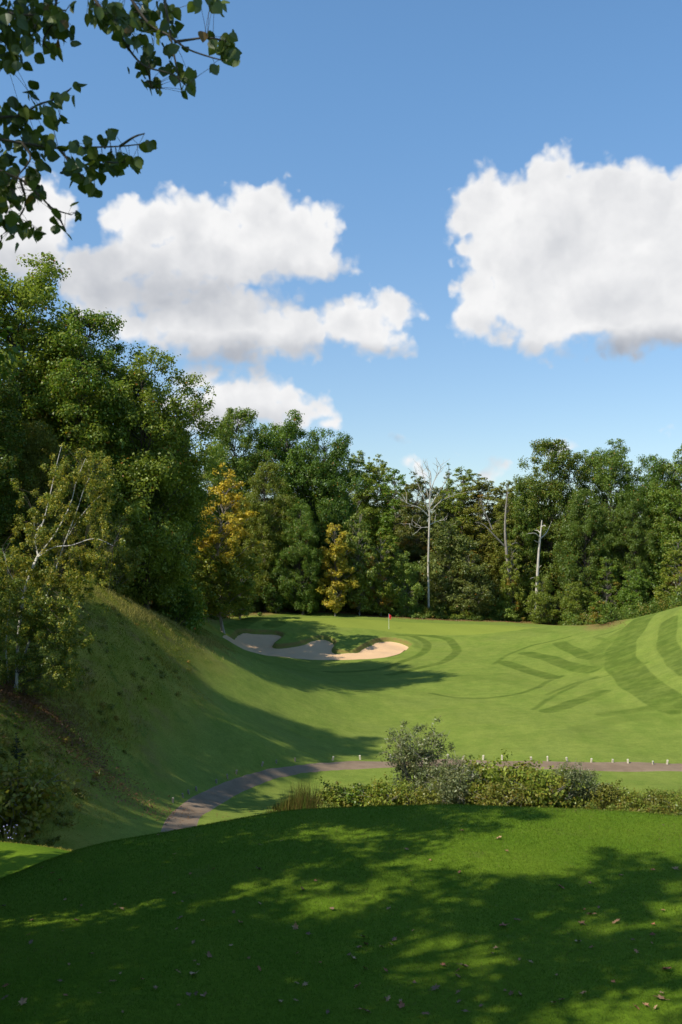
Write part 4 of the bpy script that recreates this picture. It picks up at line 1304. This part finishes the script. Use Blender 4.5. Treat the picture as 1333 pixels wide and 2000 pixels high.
def place(me, px, py, label, sc=1.0):
    x, y, z = hit(px, py, 30)
    o = link('path_post', me)
    o.location = (x, y, z)
    o.rotation_euler = (rng.normal() * .09, rng.normal() * .12, rng.uniform(-.5, .5))
    sc *= .85
    s = rng.uniform(.85, 1.1) * sc
    o.scale = (s, s, rng.uniform(.85, 1.1) * sc)
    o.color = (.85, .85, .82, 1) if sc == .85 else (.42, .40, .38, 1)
    tag(o, label, 'post', 'short posts along the cart path')


build_posts()


def build_flag():
    x, y, z = hit(760, 1229, 90)
    t = thing('golf_flag', (x, y, z), 0, 'red flag hanging limp on a white pole in the green', 'flag', None, .80)
    def pm(name, col, r=.5):
        m, g, out = new_mat(name)
        p = g.n('ShaderNodeBsdfPrincipled', {'Base Color': (*col, 1), 'Roughness': r})
        g.t.links.new(p.outputs[0], out.inputs[0])
        return m
    V, Q = tubes([(np.array([[0, 0, -.05], [0, 0, 1.1], [0, 0, 2.25]]), np.array([.022, .022, .018]))], 8)
    me = mesh_np('pole', V, Q, True); me.materials.append(pm('white_pole', (.8, .8, .76))); link('pole', me, t)
    n, k = 14, 10
    u = np.linspace(0, 1, n)[:, None]; v = np.linspace(0, 1, k)[None]
    X = .02 + .36 * u * (1 - .45 * v) + 0 * v
    Z = 2.2 - .5 * v - .25 * u - .1 * u * v
    Y = .07 * np.sin(u * 9 + v * 2) * u ** .5
    V = np.stack([X, Y + 0 * X, Z], -1).reshape(-1, 3)
    i = np.arange(n - 1)[:, None] * k; j = np.arange(k - 1)[None]
    Q = np.stack([i + j, i + j + 1, i + k + j + 1, i + k + j], -1).reshape(-1, 4)
    me = mesh_np('flag', V, Q, True); me.materials.append(pm('red_cloth', (.62, .03, .035), .8)); o = link('flag_cloth', me, t)
    md = o.modifiers.new('thick', 'SOLIDIFY'); md.thickness = .006
    V, Q = tubes([(np.array([[0, 0, -.1], [0, 0, .012]]), np.array([.054, .054]))], 16)
    me = mesh_np('cup', V, Q, True); me.materials.append(pm('cup_dark', (.05, .05, .05))); link('cup', me, t)


build_flag()

# pale blue asters at the left edge of the slope
def build_asters():
    m, g, out = new_mat('aster')
    p = g.n('ShaderNodeBsdfPrincipled', {'Base Color': (.30, .30, .55, 1), 'Roughness': .7})
    g.t.links.new(p.outputs[0], out.inputs[0])
    x, y, z = hit(18, 1668, 28)
    t = thing('aster_plant', (x, y, z), 0, 'clump of pale blue wild asters at the left edge of the shaded slope', 'plant')
    st, fl = [], []
    for k in range(26):
        tip = np.array([rng.normal() * .28, rng.normal() * .25, rng.uniform(.25, .6)])
        st.append((wiggle((tip[0] * .4, tip[1] * .4, -.02), tip, 4, .02), np.array([.006, .005, .005, .004])))
        fl.append(tip)
    V, Q = tubes(st, 4)
    me = mesh_np('aster_stem', V, Q, True); me.materials.append(M_BRAMBLE)
    attr(me, 'leaf', np.tile([.5, 0, .5], (len(V), 1)))
    link('stem', me, t, (.07, .10, .03))
    Vs, Ts, off = [], [], 0
    for f in fl:
        a = np.linspace(0, 6.283, 16, endpoint=False)
        r = np.where(np.arange(16) % 2 == 0, .026, .012)
        nn = unit(rnd(1)[0] * .5 + [0, -.6, .8])
        e1 = unit(np.cross(nn, [1, 0, 0.])); e2 = np.cross(nn, e1)
        ring = f + r[:, None] * (np.cos(a)[:, None] * e1 + np.sin(a)[:, None] * e2) + nn * .008
        Vs.append(np.vstack([f[None], ring]))
        ii = np.arange(16)
        Ts.append(np.stack([np.zeros(16, int), ii + 1, (ii + 1) % 16 + 1], -1) + off)
        off += 17
    me = mesh_np('aster_flowers', np.vstack(Vs), np.vstack(Ts)); me.materials.append(m)
    link('blossoms', me, t)


build_asters()


# ------------------------------------------------------------------ aspen overhanging the viewpoint
def build_aspen():
    bx, by = -3.0, 4.6
    bz = float(gz(bx, by)) - .1
    base = np.array([bx, by, bz])
    D = 4.8
    q = lambda px, py, dd=0.: px3(px, py, D + dd)
    trunk = dens_line([(bx, by, bz), (bx - .05, by, bz + 2.2), (bx + .05, by + .1, 1.4), (bx, by - .1, 3.6), (bx - .2, by - .1, 6.2)], 5)
    paths = [(trunk, np.linspace(.15, .04, len(trunk)))]
    lim = [([(bx, by, .5), (-2.4, 4.7, 1.4), tuple(q(-25, 268))], .03, .012), ([(bx, by, .2), (-2.3, 4.75, 1.0), tuple(q(-25, 325))], .03, .012), ([(bx, by, .6), (-2.5, 4.6, 1.5), tuple(q(-20, 232, .2))], .025, .01),
           ([(bx, by, 1.5), (-2.3, 4.7, 2.35), (-1.75, 4.75, 2.75), tuple(q(175, -15))], .04, .014), ([(-1.75, 4.75, 2.75), (-1.3, 4.85, 2.85), tuple(q(248, -15, .1))], .02, .012), ([(-1.3, 4.85, 2.85), (-1.1, 4.9, 2.85), tuple(q(320, -12, .15))], .016, .01),
           ([(-1.1, 4.9, 2.85), tuple(q(380, -30, .15)), tuple(q(430, -4, .15))], .012, .006), ([(bx, by, 1.2), (-2.3, 4.6, 1.9), tuple(q(-20, 70, .1))], .03, .012), ([(-2.3, 4.7, 2.35), (-1.85, 4.7, 2.6), tuple(q(112, -8, -.1))], .02, .01), ([(-2.3, 4.6, 1.9), tuple(q(-20, 20, -.1))], .02, .01)]
    tw = [[(-25, 268), (45, 280), (115, 290), (180, 288), (235, 286), (285, 281)], [(235, 286), (262, 268), (283, 261)], [(-20, 232), (40, 225), (75, 205), (105, 195), (122, 183)], [(105, 195), (130, 180), (140, 172)],
          [(175, -15), (225, 52), (255, 100), (285, 130), (335, 145), (365, 168)], [(285, 130), (292, 150), (296, 172)], [(248, -15), (290, 45), (330, 70), (365, 95), (405, 110), (435, 118)], [(342, 82), (370, 78), (405, 74), (440, 80)], [(255, 62), (240, 62), (228, 56)],
          [(-25, 325), (40, 350), (80, 385), (105, 408), (140, 420)], [(95, 400), (115, 425), (128, 448)], [(40, 350), (50, 400), (20, 450)], [(-20, 70), (30, 90), (15, 130)], [(112, -8), (105, 40), (85, 80), (100, 100)], [(-20, 20), (60, 30), (130, 20)], [(320, -12), (330, 50), (345, 130), (355, 175)],
          [(180, 288), (205, 315), (240, 318)], [(115, 290), (140, 320), (165, 350), (185, 372)], [(45, 280), (60, 310), (30, 350)], [(60, 30), (70, 60), (40, 85)]]
    TW = []
    for l, a, b in lim:
        p = dens_line(l, 5); paths.append((p, np.linspace(a, b, len(p))))
    for l in tw:
        dd = rng.uniform(-.15, .2)
        p = dens_line([q(x, y, dd * i / len(l)) for i, (x, y) in enumerate(l)], 6)
        paths.append((p, np.linspace(.0075, .003, len(p)))); TW.append(p)
    TWp = np.vstack(TW)
    cl = [(20, 30, 40, 35, 26), (70, 25, 35, 30, 20), (110, 25, 30, 25, 13), (35, 80, 30, 30, 15), (95, 50, 40, 22, 12), (130, 65, 18, 15, 5), (10, 110, 18, 30, 8), (30, 122, 15, 12, 3), (103, 88, 10, 20, 4),
          (200, 22, 32, 22, 22), (240, 45, 30, 20, 13), (275, 28, 30, 22, 15), (300, 55, 22, 25, 8), (262, 78, 22, 10, 6), (330, 30, 15, 25, 6), (340, 58, 12, 10, 3), (295, 112, 18, 16, 5), (280, 138, 18, 16, 5), (338, 95, 14, 15, 4),
          (345, 135, 20, 16, 8), (300, 165, 15, 13, 6), (355, 182, 6, 6, 1), (370, 160, 9, 9, 3), (430, 72, 20, 15, 6), (447, 98, 16, 16, 9), (415, 127, 9, 7, 2), (430, 4, 24, 8, 6), (388, 3, 12, 5, 2), (462, 116, 5, 8, 2),
          (18, 215, 25, 25, 10), (55, 182, 10, 9, 2), (50, 210, 14, 13, 4), (85, 215, 22, 18, 7), (115, 237, 9, 9, 2), (110, 188, 8, 16, 3), (145, 165, 8, 5, 1), (140, 186, 7, 5, 1), (38, 250, 34, 28, 15), (65, 290, 24, 24, 8), (95, 275, 16, 16, 4), (18, 300, 24, 24, 11),
          (150, 283, 13, 10, 4), (170, 292, 18, 10, 4), (185, 312, 16, 12, 6), (212, 320, 26, 13, 10), (245, 312, 20, 14, 8), (140, 322, 16, 18, 6), (165, 347, 18, 12, 5), (186, 372, 5, 8, 2), (210, 266, 10, 7, 3), (295, 275, 5, 5, 1), (285, 299, 8, 6, 1), (125, 332, 4, 4, 1), (90, 312, 5, 9, 1),
          (18, 350, 24, 28, 11), (60, 342, 18, 18, 6), (24, 390, 24, 18, 9), (60, 385, 18, 16, 5), (80, 368, 9, 18, 2), (108, 410, 8, 6, 1), (150, 412, 10, 12, 2), (110, 437, 6, 5, 1), (132, 457, 6, 8, 1), (88, 460, 6, 8, 1), (70, 448, 10, 8, 2), (18, 430, 24, 22, 9), (14, 470, 16, 10, 3), (45, 440, 12, 10, 3)]
    pos = []
    for (px, py, rx, ry, n) in cl:
        dd = rng.uniform(-.15, .25)
        for _ in range(int(n * 2.0 + .5)):
            pos.append(q(px + rng.normal() * rx * .6, py + rng.normal() * ry * .6, dd + rng.normal() * .12))
    pos = np.array(pos)
    # the rest of the crown, above and left of the view
    k = 5200
    cen = np.array([(-3.2, 4.4, 3.4), (-4.4, 4.6, 2.2), (-2.6, 3.4, 4.4), (-3.4, 5.4, 5.2), (-4.2, 3.6, 4.8), (-1.2, 4.9, 4.2), (-3.0, 4.2, 6.2), (-4.8, 5.4, 3.6), (-3.6, 2.6, 2.8), (-0.4, 4.6, 4.8), (-2.2, 5.4, 3.9), (-4.6, 4.0, .6)])
    ex = cen[rng.integers(0, len(cen), k)] + rnd(k) * [.6, .6, .5]
    u, v = ex[:, 0] / np.maximum(ex[:, 1], .1), ex[:, 2] / np.maximum(ex[:, 1], .1)
    ok = ((v > .60) | (u < -.385)) & (ex[:, 2] > bz + 2)
    ex = ex[ok]
    petL = []
    near = TWp[np.argmin(((pos[:, None] - TWp[None]) ** 2).sum(-1), 1)]
    for a, b in zip(pos, near):
        dv = a - b
        L = np.linalg.norm(dv)
        if L < .22:
            petL.append((np.array([b, (a + b) / 2 + [0, 0, .006], a]), np.array([.0013, .0011, .001])))
    for c in cen:
        petL.append((wiggle((bx, by, min(max(c[2] - 1, -.5), 5.5)), c, 6, .1), np.linspace(.03, .006, 6)))
        for _ in range(10):
            petL.append((wiggle(c, c + rnd(1)[0] * .6, 4, .04), np.linspace(.008, .003, 4))) if c[2] / c[1] > 1.0 or c[0] < -4 else None
    V, Q = tubes(paths[:1], 10)
    t = thing('aspen_tree', tuple(base), 0, 'aspen overhanging the viewpoint, its dark leafy twigs hanging into the top left sky', 'tree')
    me = mesh_np('aspen_trunk', V - base, Q, True); me.materials.append(M_GREY); link('trunk', me, t)
    V, Q = tubes(paths[1:] + petL, 5)
    me = mesh_np('aspen_branches', V - base, Q, True); me.materials.append(M_BARK); link('branches', me, t)
    allp = np.vstack([pos, ex]); n = len(allp)
    th = np.array([(0, 0), (.06, .22), (.26, .43), (.5, .43), (.76, .25), (1, 0)])
    size = rng.uniform(.046, .072, n)
    ax = unit(rnd(n) * .6 + np.array([.15, 0, -.75]))
    nr = unit(rnd(n) * [1, 1.1, .6])
    sd = unit(np.cross(ax, nr)); nr = np.cross(sd, ax)
    wd = rng.uniform(.85, 1.1, n)
    fold = rng.uniform(.05, .3, n)
    vs = []
    for sgn in (1, -1):
        for (a, b) in th:
            vs.append(allp + ax * (size * (a - .1))[:, None] + sd * (sgn * b * size * wd)[:, None] + nr * (b * size * fold - a * a * .12 * size)[:, None])
    V = np.stack(vs, 1).reshape(-1, 3)
    b0 = (np.arange(n) * 12)[:, None]
    Q = np.vstack([b0 + np.arange(6)[None], b0 + np.arange(6, 12)[None, ::-1]])
    A = np.repeat(np.c_[rng.random(n), (rng.random(n) < .03) * .8, rng.random(n)], 12, 0)
    me = mesh_np('aspen_foliage', V - base, Q)
    attr(me, 'leaf', A); me.materials.append(M_ASPEN)
    link('foliage', me, t, (.085, .125, .030))


build_aspen()
